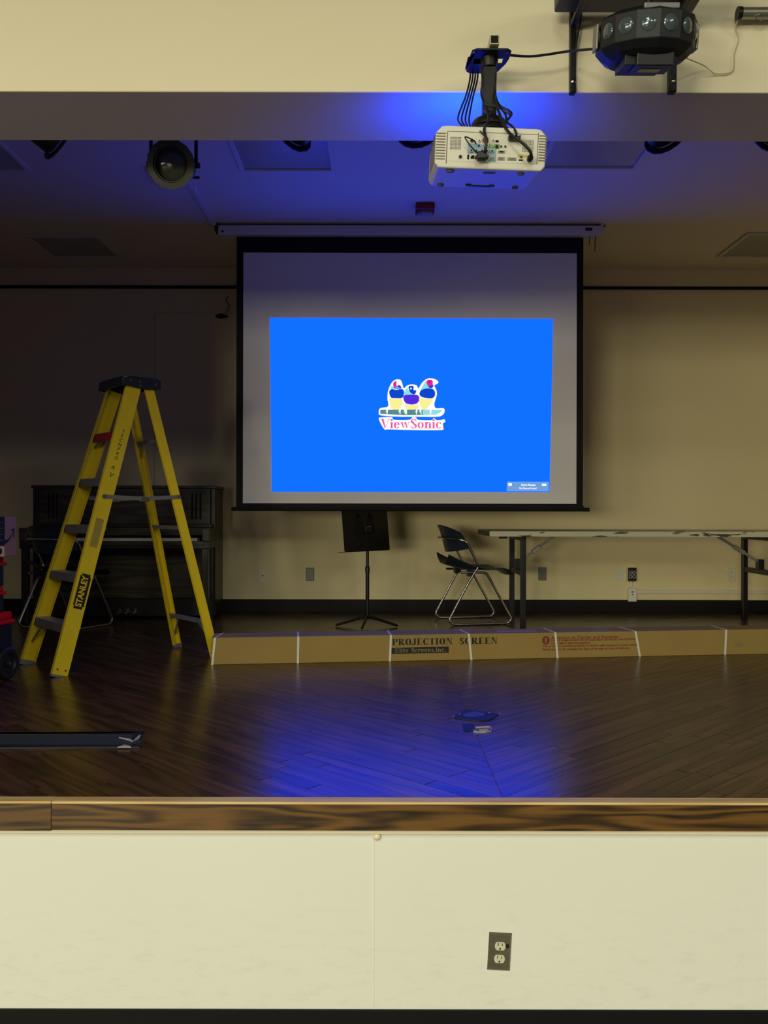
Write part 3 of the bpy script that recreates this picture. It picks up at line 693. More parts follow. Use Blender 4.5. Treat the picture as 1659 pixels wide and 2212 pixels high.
pbox('back_board', (-W2 + 0.02, -0.04, 0.02), (W2 - 0.02, -0.004, H_ - 0.03), 'piano_dark')
for x in (-0.062, 0.0, 0.062):
    MB().prism(rrect(0.030, 0.075, 0.012), 0.008, Matrix.Translation((x + 0.03, -0.50, 0.05))).build('pedal', M['brass'], pia, bevel=0.002)
    MB().span((x + 0.022, -0.462, 0.05), (x + 0.038, -0.455, 0.085)).build('pedal_plate', M['brass'], pia)
mb = MB(); mb.span((-0.03, -0.5615, 0.70), (0.05, -0.5602, 0.704)); mb.build('maker_plate', mat('dull_gilt', rgb(66, 54, 34), 0.5), pia)
MB().span((W2 - 0.075, -0.40, H_ + 0.0005), (W2 - 0.03, -0.30, H_ + 0.004)).build('lid_sticker', mat('pale_sticker', rgb(140, 140, 132), 0.5), pia)

# ================================================================== CHAIRS
M['navy_plastic'] = mat('navy_plastic_shell', rgb(34, 44, 56), 0.42, var=0.08, scale=10)
def make_chair(label, loc, rz):
    t = thing('sled_base_chair', label, 'chair', loc, (0, 0, rz), group='navy shell chairs with chrome sled frames')
    def side(s):
        y = s * 0.215
        p = [(-0.02, y, 0.444), (-0.10, y, 0.318), (-0.25, y, 0.040), (-0.215, y, 0.009), (0.215, y, 0.009), (0.25, y, 0.040), (0.045, y, 0.402), (-0.16, y, 0.404)]
        return round_path(p, 0.035, 6)
    for s in (-1, 1):
        fr_ = MB().tube(side(s), 0.0095, 10).build('side_frame', M['chrome'], t, smooth=True)
        for x in (-0.17, 0.17): MB().box((x, s * 0.215, 0.004), (0.03, 0.022, 0.008)).build('glide', M['black_plastic'], fr_)
    bk = [(-0.02, -0.215, 0.444), (-0.022, -0.222, 0.462), (-0.115, -0.228, 0.64), (-0.165, -0.215, 0.655), (-0.262, -0.10, 0.662), (-0.262, 0.10, 0.662), (-0.165, 0.215, 0.655), (-0.115, 0.228, 0.64), (-0.022, 0.222, 0.462), (-0.02, 0.215, 0.444)]
    MB().tube(round_path(bk, 0.05, 6), 0.0095, 10).build('back_frame', M['chrome'], t, smooth=True)
    def back(u, v):
        y = (u - 0.5) * 2; e = abs(y) ** 2.4
        zt, zb_ = 0.762 - 0.055 * e, 0.555 + 0.03 * e
        z = zb_ + (zt - zb_) * v
        return (-0.232 + 0.115 * abs(y) ** 2 - 0.055 * (v - 0.35) - 0.05 * max(0, v - 0.8), y * 0.222, z)
    MB().shell(back, 16, 8, 0.009).build('backrest', M['navy_plastic'], t, smooth=True)
    def seat(u, v):
        y = (v - 0.5) * 2; x = -0.20 + 0.47 * u
        z = 0.420 + 0.050 * max(0, 1 - u / 0.30) ** 1.5 - 0.04 * max(0, (u - 0.8) / 0.2) ** 2 + 0.020 * abs(y) ** 3 * (1 - 0.5 * u) + 0.048 * abs(y) ** 2.2 * max(0, 1 - u / 0.55) ** 1.3 - 0.006 * (1 - y * y)
        wd = 0.205 - 0.03 * max(0, (u - 0.75) / 0.25) ** 2 - 0.02 * max(0, 1 - u / 0.2)
        return (x - 0.045 * max(0, 1 - u / 0.2), y * wd, z)
    MB().shell(seat, 18, 12, 0.010).build('seat', M['navy_plastic'], t, smooth=True)
    for s in (-1, 1): MB().span((-0.10, s * 0.19 - 0.02, 0.372), (-0.045, s * 0.19 + 0.02, 0.418)).build('seat_bracket', M['black_plastic'], t, bevel=0.004)
    return t
make_chair('navy shell chair with chrome sled frame beside the folding table', (0.70, 6.755, ZS), R(10.5))
make_chair('navy shell chair drawn up to the piano, seen from behind', (-2.37, 6.40, ZS), R(64))

# ================================================================== MUSIC STAND
ms = thing('music_stand', 'black metal music stand under the projection screen', 'music stand', (-0.125, 6.52, ZS))
MB().cyl((0, 0, 0.05), (0, 0, 0.42), 0.0145, 14).build('lower_tube', M['black_metal'], ms, smooth=True)
MB().cyl((0, 0, 0.42), (0, 0, 0.70), 0.0115, 14).lathe([(0.017, 0.40), (0.018, 0.44), (0.014, 0.45)], 14).build('upper_tube', M['black_metal'], ms, smooth=True)
for a in (200, 335, 262):
    d_ = Vector((math.cos(R(a)), math.sin(R(a)), 0))
    MB().tube([d_ * 0.008 + Vector((0, 0, 0.065)), d_ * 0.05 + Vector((0, 0, 0.06)), d_ * 0.25 + Vector((0, 0, 0.012))], [0.012, 0.011, 0.009], 8).build('leg', M['black_metal'], ms, smooth=True)
TD = Matrix.Translation((-0.012, -0.03, 0.748)) @ Matrix.Rotation(R(48), 4, 'Z') @ Matrix.Rotation(R(-6), 4, 'X')
dk = MB().prism(rrect(0.50, 0.36, 0.015), 0.003, TD @ FACE).build('desk', M['black_metal'], ms)
MB().span((-0.265, 0.0, -0.182), (0.25, 0.055, -0.178), TD).build('lip', M['black_metal'], dk)
for x in (-0.075, 0.055): MB().prism(ellipse(0.032, 0.105, 20), 0.004, TD @ Matrix.Translation((x, -0.004, 0)) @ FACE).build('stiffener', M['black_hole'], dk)
MB().box((0.0, -0.016, -0.02), (0.075, 0.03, 0.045), TD).build('tilt_head', M['black_plastic'], dk, bevel=0.004)
MB().cyl(TD @ Vector((-0.02, -0.036, 0.0)), TD @ Vector((0.02, -0.036, 0.0)), 0.005, 10).build('tilt_bolt', M['chrome'], dk)

# ================================================================== FOLDING TABLE
M['table_top'] = mat('chipped_cream_laminate', rgb(196, 192, 160), 0.5, var=0.06)
N_, L__ = nodes_of(M['table_top']); b_ = N_['Principled BSDF']; src_ = b_.inputs['Base Color'].links[0].from_socket
tc_ = N_.new('ShaderNodeTexCoord'); mp_ = N_.new('ShaderNodeMapping'); mp_.inputs['Scale'].default_value = (7, 7, 42); L__.new(tc_.outputs['Object'], mp_.inputs[0])
nz_ = N_.new('ShaderNodeTexNoise'); nz_.inputs['Scale'].default_value = 1.0; nz_.inputs['Detail'].default_value = 5; L__.new(mp_.outputs[0], nz_.inputs[0])
rp_ = N_.new('ShaderNodeValToRGB'); rp_.color_ramp.elements[0].position = 0.58; rp_.color_ramp.elements[1].position = 0.63; L__.new(nz_.outputs[0], rp_.inputs[0])
mx_ = N_.new('ShaderNodeMix'); mx_.data_type = 'RGBA'; mx_.inputs[7].default_value = rgb(66, 58, 36); L__.new(rp_.outputs[0], mx_.inputs[0]); L__.new(src_, mx_.inputs[6]); L__.new(mx_.outputs[2], b_.inputs['Base Color'])
tb = thing('folding_table', 'long chipped cream folding table with black legs along the back wall', 'table', (1.985, 6.66, ZS))
MB().span((-1.21, -0.38, 0.684), (1.21, 0.38, 0.724)).build('table_top', M['table_top'], tb, bevel=0.003)
MB().span((-1.2125, -0.375, 0.686), (-1.209, 0.375, 0.722)).build('raw_edge', mat('raw_edge_board', rgb(92, 88, 72), 0.8), tb)
for e in (-1, 1):
    x = -0.945 if e < 0 else 0.945
    lg_ = MB()
    for y in (-0.26, 0.30):
        MB().span((x - 0.02, y - 0.02, 0), (x + 0.02, y + 0.02, 0.684)).build('leg', M['black_metal'], tb, bevel=0.003)
    MB().span((x - 0.014, -0.24, 0.385), (x + 0.014, 0.28, 0.425)).build('leg_rail', M['black_metal'], tb, bevel=0.003)
    MB().span((x - 0.018, -0.24, 0.65), (x + 0.018, 0.28, 0.684)).build('top_rail', M['black_metal'], tb, bevel=0.003)
    MB().span((x - 0.02, 0.0, 0.42), (x + 0.03, 0.05, 0.50)).build('brace_socket', M['black_metal'], tb, bevel=0.003)
    xi = x + (0.29 if e < 0 else -0.33)
    br = MB().bar((x + 0.01, 0.02, 0.47), (xi, 0.02, 0.68), 0.012, 0.02).build('folding_brace', M['alu'], tb, bevel=0.002)
    p = Vector((x + 0.01, 0.02, 0.47)).lerp(Vector((xi, 0.02, 0.68)), 0.38); q2 = Vector((x + 0.01, 0.02, 0.47)).lerp(Vector((xi, 0.02, 0.68)), 0.62)
    MB().bar(p, q2, 0.026, 0.032).build('brace_sleeve', M['alu'], br, bevel=0.003)
MB().box((-1.10, -0.30, 0.676), (0.06, 0.03, 0.016)).build('corner_clip', M['black_metal'], tb, bevel=0.003)

# ================================================================== LONG CARTON
M['card'] = mat('brown_cardboard', rgb(152, 128, 72), 0.75, var=0.08, scale=5, bump=0.25, bscale=18, spec=0.2)
M['strap'] = mat('white_plastic_strap', rgb(216, 214, 200), 0.4, var=0.04)
M['red_ink'] = mat('red_brown_ink', rgb(122, 44, 26), 0.7, var=0.15, scale=60)
M['light_ink'] = mat('pale_reversed_print', rgb(172, 150, 104), 0.7, var=0.1)
CA = math.atan2(5.235 - 4.824, 2.346 + 0.97)
bxL, bxD, bxH = 3.62, 0.185, 0.152
box = thing('long_carton', 'long brown cardboard screen carton with white straps lying across the stage', 'box', (-0.97, 4.824, ZS), (0, 0, CA))
MB().span((0, 0, 0), (bxL, bxD, bxH)).build('carton_body', M['card'], box, bevel=0.004)
MB().span((0.02, bxD / 2 - 0.003, bxH), (bxL - 0.02, bxD / 2 + 0.003, bxH + 0.0008)).build('flap_seam', mat('flap_shadow_line', rgb(108, 82, 44), 0.9), box)
def bx(px, py):
    """where the view ray through a pixel meets the front face, in carton coordinates"""
    dx, dz = (px - CX) / F, (CY - py) / F
    # (t*dx, t) on line origin + s*(cos,sin)
    ca, sa = math.cos(CA), math.sin(CA); ox, oy = -0.97, 4.824
    t = (ox * sa - oy * ca) / (dx * sa - ca); s = (t * dx - ox) * ca + (t - oy) * sa
    return s, ZC + t * dz - ZS
for pa, pb in (((465, 1381), (459, 1430)), ((645, 1381), (644, 1425)), ((845, 1380), (843, 1420)), ((1013, 1376), (1019, 1414)), ((1200, 1372), (1205, 1411)), ((1373, 1370), (1383, 1408)), ((1569, 1366), (1567, 1405))):
    (sa_, _), (sb_, _) = bx(*pa), bx(*pb); h = 0.006
    mb = MB()
    e = 0.0012
    mb.add([(sa_ - h, -e, bxH + e), (sa_ + h, -e, bxH + e), (sb_ + h, -e, 0.0), (sb_ - h, -e, 0.0), (sa_ - h, 0.001, bxH + e), (sa_ + h, 0.001, bxH + e), (sb_ + h, 0.001, 0), (sb_ - h, 0.001, 0)],
           [(0, 3, 2, 1), (4, 5, 6, 7), (0, 1, 5, 4), (1, 2, 6, 5), (2, 3, 7, 6), (3, 0, 4, 7)])
    k = (sa_ - sb_) * 0.8 + (0.02 if pa[0] < 500 else 0)
    mb.add([(sa_ - h, -e, bxH), (sa_ + h, -e, bxH), (sa_ + k + h, bxD + e, bxH), (sa_ + k - h, bxD + e, bxH), (sa_ - h, -e, bxH + e), (sa_ + h, -e, bxH + e), (sa_ + k + h, bxD + e, bxH + e), (sa_ + k - h, bxD + e, bxH + e)],
           [(3, 2, 1, 0), (4, 5, 6, 7), (0, 1, 5, 4), (1, 2, 6, 5), (2, 3, 7, 6), (3, 0, 4, 7)])
    mb.build('strap', M['strap'], box)
BT = lambda s, z, e=0.0002: Matrix.Translation((s, -e, z)) @ FACE
mb = MB(); s0, z0 = bx(847, 1394); s1, _ = bx(978, 1393); _, z1 = bx(847, 1380)
serif_text(mb, 'PROJECTION', BT(s0, z0), s1 - s0, z1 - z0, B=0.24)
s0, z0 = bx(993, 1391.5); s1, _ = bx(1075, 1390); serif_text(mb, 'SCREEN', BT(s0, z0), s1 - s0, z1 - bx(847, 1394)[1], B=0.24)
mb.build('printed_title', M['ink'], box)
s0, z0 = bx(846, 1412.5); s1, z1 = bx(970, 1397)
pl = MB().prism([(0, 0), (s1 - s0, 0.0), (s1 - s0, z1 - z0 + 0.002), (0, z1 - z0)], 0.0005, BT(s0, z0)).build('printed_panel', M['ink'], box)
mb = MB(); s2, z2 = bx(854, 1409.5); s3, _ = bx(964, 1408); serif_text(mb, 'Elite Screens,Inc.', BT(s2, z2, 0.0009), s3 - s2, 0.025, B=0.10, track=0.08)
mb.build('panel_lettering', M['light_ink'], pl)
mb = MB()
for txt, x0, y0, x1, size in (('Attention to Carrier and Receiver.', 1191, 1377, 1338, 0.026), ('VISIBLE DAMAGE AND SHORTAGES MUST BE NOTED ON SHIPPING', 1191, 1383, 1374, 0.0155), ('DOCUMENT BEFORE SIGNING', 1191, 1389.5, 1275, 0.0155),
                              ('This product is packed properly to ensure safe transport to your home.', 1172, 1395.5, 1378, 0.0175), ('Please inspect the package for signs of damage at time of delivery.', 1172, 1402.5, 1361, 0.0175)):
    tmp = MB(); text_mesh(tmp, txt, size, Matrix.Identity(4), align='LEFT', offset=0.0004)
    wd = max(v[0] for v in tmp.v); s0, z0 = bx(x0, y0); s1, _ = bx(x1, y0 - 1)
    mb.add([(v[0] * (s1 - s0) / wd, v[1], v[2]) for v in tmp.v], tmp.f, BT(s0, z0))
mb.build('printed_notice', M['red_ink'], box)
s0, z0 = bx(1180, 1382.5)
rd = MB().prism(ellipse(0.0235, 0.0255, 28), 0.0005, BT(s0, z0)).build('printed_disc', M['red_ink'], box)
MB().prism(rrect(0.012, 0.030, 0.005), 0.0003, BT(s0, z0, 0.0008)).build('disc_mark', M['card'], rd)
MB().prism(rrect(0.003, 0.020, 0.001), 0.0003, BT(s0, z0, 0.0012)).build('disc_mark', M['red_ink'], rd)
for pa, w in ((1125, 0.12), (1310, 0.05)):
    s0, _ = bx(pa, 1372); MB().span((s0 - w, 0.06, bxH), (s0 + w, 0.13, bxH + 0.0006)).build('shipping_label', mat('smeared_label', rgb(150, 138, 118), 0.7, var=0.4, scale=70), box)
s0, z0 = bx(1597, 1390); MB().prism(rrect(0.05, 0.03, 0.01), 0.0004, BT(s0, z0)).build('rub_mark', mat('rubbed_card', rgb(138, 116, 74), 0.8, var=0.3, scale=60), box)

# ================================================================== ROLLING TOOL BOX AND CARTON ON IT
M['red_plastic'] = mat('red_tool_lid', rgb(196, 22, 18), 0.6, var=0.1, scale=12, spec=0.15)
M['tool_black'] = mat('black_tool_box', rgb(17, 18, 20), 0.5, var=0.2, scale=12)
tw = thing('rolling_tool_box', 'black rolling tool box tower with red lids at the frame edge', 'tool box', (-2.185, 4.44, ZS), (0, 0, R(-14)))
def tier(zb, zt, w, d, lid_h):
    b = MB().prism([(-w / 2, -d / 2), (w / 2 - 0.01, -d / 2), (w / 2, -d / 2 + 0.01), (w / 2, d / 2), (-w / 2, d / 2)], zt - lid_h - zb, Matrix.Translation((0, 0, zb))).build('box_body', M['tool_black'], tw, bevel=0.006)
    l = MB().span((-w / 2 - 0.012, -d / 2 - 0.012, zt - lid_h), (w / 2 + 0.012, d / 2 + 0.012, zt - lid_h * 0.62)).prism([(-w / 2, -d / 2), (w / 2, -d / 2), (w / 2, d / 2), (-w / 2, d / 2)], lid_h * 0.62, Matrix.Translation((0, 0, zt - lid_h * 0.62))).build('lid', M['red_plastic'], tw, bevel=0.008)
    MB().span((-0.05, -d / 2 - 0.02, zt - lid_h * 1.25), (0.05, -d / 2 - 0.004, zt - lid_h * 0.4)).build('latch', M['tool_black'], l, bevel=0.004)
tier(0.06, 0.338, 0.43, 0.22, 0.062); tier(0.339, 0.472, 0.36, 0.18, 0.045); tier(0.473, 0.628, 0.36, 0.18, 0.050)
for s in (-1, 1):
    wq = Matrix.Translation((s * 0.262, 0.0, 0.084)) @ Matrix.Rotation(R(90 * s), 4, 'Y')
    wh = MB().lathe([(0.02, -0.022), (0.072, -0.022), (0.084, -0.012), (0.084, 0.012), (0.072, 0.02), (0.055, 0.018), (0.05, 0.008), (0.02, 0.008)], 32, wq).build('wheel', M['tool_black'], tw, smooth=True)
    MB().lathe([(0.018, 0.0), (0.018, 0.018), (0.008, 0.022)], 14, wq).build('hub', M['black_plastic'], wh, smooth=True)
    MB().lathe([(0.006, 0.018), (0.006, 0.027)], 10, wq).build('axle_end', M['chrome'], wh)
    MB().span((s * 0.215 - 0.03, -0.025, 0.05), (s * 0.215 + 0.03, 0.025, 0.11)).build('axle_block', M['tool_black'], tw)
    MB().span((s * 0.12 - 0.03, -0.10, 0.0), (s * 0.12 + 0.03, -0.04, 0.06)).build('foot', M['tool_black'], tw)
am = thing('shipping_carton', 'cardboard shipping carton with dark printed tape and curved arrow on the tool box', 'box', (-2.11, 4.428, ZS + 0.629))
MB().span((-0.18, -0.072, 0), (0.18, 0.072, 0.205)).build('carton_body', mat('purple_lit_cardboard', rgb(172, 128, 108), 0.75, var=0.06, scale=6, bump=0.15, bscale=20), am, bevel=0.004)  # pink tint puts the purple stage light into the cardboard colour
M['tape_blue'] = mat('blue_black_packing_tape', rgb(30, 34, 56), 0.3, var=0.15, scale=30)
tp = MB().span((0.10, -0.0732, 0.058), (0.181, -0.0718, 0.206)).build('packing_tape', M['tape_blue'], am)
for k in range(4): MB().span((0.12, -0.0738, 0.085 + k * 0.03), (0.172, -0.0731, 0.089 + k * 0.03)).build('tape_print', mat('pale_blue_print', rgb(84, 92, 130), 0.6), tp)
RF = Matrix.Translation((0.1804, 0, 0)) @ Matrix(((0, 0, 1, 0), (1, 0, 0, 0), (0, 1, 0, 0), (0, 0, 0, 1)))      # right side face: X along the depth, Y up
arc = [(-0.072 + 0.10 * t, 0.068 + 0.055 * t * t) for t in [i / 12 for i in range(13)]]
poly = arc + [(x - 0.004, z + 0.016 * (1 - i / 12) + 0.004) for i, (x, z) in reversed(list(enumerate(arc)))]
ar = MB().prism(poly, 0.0006, RF).build('printed_arrow', M['ink'], am)
MB().prism([(-0.005, 0.138), (0.046, 0.145), (0.040, 0.095), (0.030, 0.095), (0.034, 0.128)], 0.0006, RF).build('arrow_head', M['ink'], ar)
lb = MB().span((0.10, -0.0732, 0.004), (0.179, -0.0722, 0.054)).build('shipping_label', mat('white_label', rgb(196, 180, 176), 0.6), am)
MB().prism(ellipse(0.014, 0.018, 16, cx=0.155, cy=0.030), 0.0004, Matrix.Translation((0, -0.0734, 0)) @ FACE).build('label_mark', M['ink'], lb)

# ================================================================== OUTLETS AND WALL PLATES
def duplex(name, label, pos, w, h, plate, insert, group=None, tilt=0, worn=False):
    t = thing(name, label, 'outlet', pos, (0, R(tilt), 0), group)
    mb = MB(); a, b, k, d_ = w / 2, h / 2, 0.0055, 0.006
    mb.add([(-a, 0, -b), (a, 0, -b), (a, 0, b), (-a, 0, b), (-a + k, -d_, -b + k), (a - k, -d_, -b + k), (a - k, -d_, b - k), (-a + k, -d_, b - k)],
           [(4, 5, 6, 7), (0, 1, 5, 4), (1, 2, 6, 5), (2, 3, 7, 6), (3, 0, 4, 7), (3, 2, 1, 0)])
    pl_ = mb.build('cover_plate', plate, t)
    for s in (1, -1):
        z0 = s * h * 0.168
        poly = [(x, max(-0.0125, min(0.0125, z)) * h / 0.114) for x, z in ellipse(0.0165 * w / 0.07, 0.0165, 32)]
        f = MB().prism([(x, z + z0) for x, z in poly], 0.0018, Matrix.Translation((0, -d_, 0)) @ FACE).build('socket_face', insert, t, bevel=0.0006)
        for x, hh in ((-0.0062, 0.0085), (0.0062, 0.007)):
            MB().span((x * w / 0.07 - 0.001, -d_ - 0.0022, z0 + 0.0015), (x * w / 0.07 + 0.001, -d_ - 0.0016, z0 + 0.0015 + hh)).build('slot', M['black_hole'], f)
        MB().prism(ellipse(0.0028, 0.0026, 12, cy=z0 - 0.0075), 0.0004, Matrix.Translation((0, -d_ - 0.0018, 0)) @ FACE).build('ground_hole', M['black_hole'], f)
    MB().cyl((0, -d_, 0), (0, -d_ - 0.0012, 0), 0.0035, 12).build('screw', plate, pl_)
    return t
M['plate_steel'] = mat('tarnished_steel_plate', rgb(122, 116, 98), 0.30, 0.55, var=0.25, scale=60)
ap = duplex('wall_outlet', 'tarnished steel double outlet low on the cream stage apron', at(1081, 2054.5, YA) + Vector((0, -0.0005, 0)), 0.0685, 0.1135, M['plate_steel'], mat('old_ivory_socket', rgb(206, 206, 176), 0.45, var=0.05), tilt=3.2)
MB().prism(smoothp([(0.016, 0.022), (0.024, 0.027), (0.027, 0.018), (0.021, 0.013)]), 0.0004, Matrix.Translation((0, -0.0062, 0)) @ FACE).build('scorch_mark', M['black_hole'], ap)
P = lambda x, y: at(x, y, YB) + Vector((0, -0.0005, 0))
duplex('wall_outlet', 'grey double outlet on the back wall between piano and music stand', P(670, 1241), 0.072, 0.114, M['grey_plate'], M['grey_plate'], 'outlets along the back wall')
duplex('wall_outlet', 'grey double outlet on the back wall beside the table leg', P(1172, 1239), 0.072, 0.114, M['grey_plate'], M['grey_plate'], 'outlets along the back wall')
duplex('wall_outlet', 'ivory double outlet on the back wall behind the folding table', P(1580, 1240), 0.072, 0.114, M['ivory_plastic'], M['ivory_plastic'], 'outlets along the back wall')
t = thing('blank_wall_plate', 'cream wall plate with a small dark hole near the piano', 'wall plate', P(568, 1244))
MB().prism(rrect(0.07, 0.114, 0.004), 0.005, FACE).build('cover_plate', M['ivory_plastic'], t, bevel=0.0015)
MB().cyl((0, -0.0052, 0), (0, -0.0062, 0), 0.006, 12).build('cable_hole', M['black_hole'], t)
t = thing('blank_wall_plate', 'plain cream wall plate beside the black four-socket box', 'wall plate', P(1340, 1238))
MB().prism(rrect(0.07, 0.114, 0.004), 0.005, FACE).build('cover_plate', M['ivory_plastic'], t, bevel=0.0015)
MB().cyl((0, -0.005, 0), (0, -0.006, 0), 0.003, 10).build('screw', M['steel'], t)
t = thing('four_socket_box', 'black surface box with four sockets on the back wall under the table', 'outlet', P(1362, 1239))
MB().span((-0.036, -0.05, -0.058), (0.036, 0, 0.058)).build('box_body', M['white_plastic'], t, bevel=0.002)
pl_ = MB().span((-0.036, -0.056, -0.058), (0.036, -0.05, 0.058)).build('cover_plate', M['black_plastic'], t, bevel=0.002)
for x in (-0.015, 0.015):
    for z in (-0.017, 0.017):
        T = Matrix.Translation((x, -0.0565, z)) @ FACE; mb = MB()
        for poly in _ring(0, 0, 0.0135, 0.0145, 0.003, 0.003, 0, 360, 16): mb.prism(poly, 0.0012, T)
        mb.build('socket_ring', M['white_plastic'], pl_)
tag(MB().span((-0.010, -0.022, 0), (0.010, 0, 0.085)).build('cable_riser', M['white_plastic'], bevel=0.002, loc=P(1362, 1267)), 'short white riser between the black socket box and the white junction box', 'cable duct')
t = thing('junction_box', 'white surface junction box just above the back baseboard', 'junction box', P(1364, 1283))
MB().span((-0.035, -0.04, -0.058), (0.035, 0, 0.058)).build('box_body', M['white_plastic'], t, bevel=0.003)
MB().span((-0.012, -0.0415, 0.022), (0.012, -0.04, 0.030)).build('slot', M['black_hole'], t)
MB().cyl((0, -0.0405, 0.004), (0, -0.0418, 0.004), 0.005, 10).build('screw', M['black_hole'], t)
x0 = at(1374, 0, YB).x
tag(MB().span((x0, YB - 0.022, ZS + 0.165), (XR - 0.01, YB, ZS + 0.198)).build('wall_raceway', M['ivory_plastic'], bevel=0.004), 'cream cable duct running along the back wall under the table', 'cable duct')
p = at(476, 684, YB)  # dark wall smudges, modelled as a made-up raised plate and wire
t = thing('wall_stain', 'small dark stain on the back wall beside the screen', 'stain', p)
MB().prism(smoothp([(-0.045, 0), (-0.02, 0.018), (0.03, 0.016), (0.07, -0.004), (0.02, -0.02), (-0.03, -0.016)]), 0.012, FACE).build('stain_patch', M['black_metal'], t)
MB().tube(spline([(0.05, -0.01, 0.03), (0.075, -0.012, 0.09), (0.05, -0.01, 0.13), (0.06, -0.01, 0.17)]), 0.004, 6).build('stain_streak', mat('grey_streak', rgb(96, 90, 76), 0.6), t)
tag(MB().lathe([(0.012, 0), (0.011, 0.006), (0.006, 0.011), (0.001, 0.0125)], 20, Matrix.Rotation(R(90), 4, 'X')).build('wall_bumper', M['wall'], smooth=True, loc=(at(816, 0, YA).x, YA - 0.0005, at(0, 1806, YA).z)), 'small round cream bumper under the stage nosing', 'bumper')

# ================================================================== CEILING FITTINGS OF THE STAGE
M['alarm_red'] = mat('red_alarm_plastic', rgb(128, 16, 18), 0.4, var=0.08)
t = thing('fire_alarm_strobe', 'red fire alarm strobe on the blue-lit ceiling above the screen', 'fire alarm', (0.276, 5.86, ZCEIL))
MB().span((-0.064, -0.055, -0.045), (0.064, 0.075, 0)).build('housing', M['alarm_red'], t, bevel=0.006)
M['clear'] = mat('clear_strobe_lens', rgb(150, 156, 170), 0.12, var=0.1, scale=30, coat=0.5)
MB().prism(smoothp([(-0.052, 0.03), (-0.03, 0.038), (0, 0.03), (0.03, 0.036), (0.052, 0.034), (0.05, 0.0), (0.02, -0.022), (-0.02, -0.022), (-0.05, 0.0)]), 0.022, Matrix.Translation((0, 0.0, -0.066))).build('strobe_lens', M['clear'], t, bevel=0.004)
for x in (-0.024, 0.006): MB().cyl((x, -0.005, -0.068), (x, -0.005, -0.0655), 0.006, 10).build('flash_tube', M['chrome'], t)
t = thing('ceiling_raceway', 'narrow white raceway and junction box on the ceiling left of the screen', 'cable duct', (-1.24, 0, ZCEIL))
MB().span((-0.018, 5.50, -0.022), (0.018, 6.24, 0)).build('duct', M['troffer'], t, bevel=0.003)
MB().span((-0.21, 5.22, -0.028), (0.012, 5.50, 0)).build('junction_box', M['troffer'], t, bevel=0.006)
t = tag(MB().span((-0.022, -0.004, -0.012), (0.022, 0.004, 0)).build('ceiling_clip', M['black_metal'], loc=at(422, 383, 5.37)), 'tiny dark clip on the ceiling beside the spotlight', 'clip'); t.location.z = ZCEIL

# ================================================================== STAGE SPOTLIGHTS ON THE PIPE BEHIND THE HEADER
M['can'] = mat('dark_olive_can', rgb(34, 33, 26), 0.5, 0.2, var=0.2, scale=15)
M['lens'] = mat('grey_green_lens', rgb(58, 64, 52), 0.12, var=0.1, coat=0.3)
YP, ZP = 3.25, ZC + 1.66
tag(MB().cyl((XL, YP, ZP), (XR, YP, ZP), 0.024, 16).build('lighting_pipe', M['black_metal'], smooth=True), 'black lighting pipe hidden up behind the proscenium header', 'pipe')
def make_spot(label, x, aim, roll, drop):
    """lamp hangs from the pipe by clamp and yoke; aim = direction of the beam"""
    t = thing('stage_spotlight', label, 'spotlight', (x, YP, ZP), group='stage spotlights on the pipe')
    MB().span((-0.02, -0.03, -0.045), (0.02, 0.03, 0.03)).build('clamp', M['black_metal'], t, bevel=0.004)
    MB().cyl((0, 0, -0.045), (0, 0, -drop + 0.12), 0.008, 8).build('hanger_bolt', M['black_metal'], t)
    c = Vector((0, 0, -drop)); aim = Vector(aim).normalized()
    sx = aim.cross(Vector((0, 0, 1))).normalized(); uz = sx.cross(aim)
    T = Matrix(((sx.x, uz.x, aim.x, c.x), (sx.y, uz.y, aim.y, c.y), (sx.z, uz.z, aim.z, c.z), (0, 0, 0, 1)))
    yk = [c + sx * -0.085, c + sx * -0.085 + Vector((0, 0, 0.125)), c + sx * 0.085 + Vector((0, 0, 0.125)), c + sx * 0.085]
    MB().tube(round_path(yk, 0.03, 4), 0.007, 8).build('yoke', M['black_metal'], t, smooth=True)
    b = MB().lathe([(0.035, -0.17), (0.055, -0.165), (0.062, -0.10), (0.070, -0.09), (0.070, 0.04), (0.064, 0.045), (0.060, 0.045), (0.060, 0.02)], 28, T, caps=False).lathe([(0.0345, -0.171), (0.0345, -0.169)], 20, T).build('can', M['can'], t, smooth=True)
    ln = MB().lathe([(0.060, 0.018), (0.058, 0.024), (0.040, 0.034), (0.018, 0.039), (0.002, 0.040)], 28, T).build('lens', M['lens'], b, smooth=True)
    mb = MB(); RT = T @ Matrix.Rotation(R(roll), 4, 'Z')
    o_ = [(0.089 * math.cos(R(11.25 + 22.5 * k)), 0.089 * math.sin(R(11.25 + 22.5 * k))) for k in range(16)]
    out = []
    for k in range(16):
        a_, b2 = Vector(o_[k]), Vector(o_[(k + 1) % 16])
        for j in range(2):
            p = a_.lerp(b2, j / 2); out.append(p)
    n = len(out)
    for k in range(n):
        p, q_ = out[k], out[(k + 1) % n]; pi, qi = p.normalized() * 0.066, q_.normalized() * 0.066
        mb.prism([tuple(p), tuple(q_), tuple(qi), tuple(pi)], 0.008, RT @ Matrix.Translation((0, 0, 0.046)))
    mb.build('gel_holder', M['can'], b)
    for s in (-1, 1): MB().cyl(c + sx * s * 0.072, c + sx * s * 0.100, 0.011, 10).build('tilt_knob', M['black_plastic'], t)
    return t
make_spot('round-lensed stage spotlight aimed out at the hall beneath the header', at(366, 0, 3.2).x, (0.04, -1, -0.34), 10, 0.345)
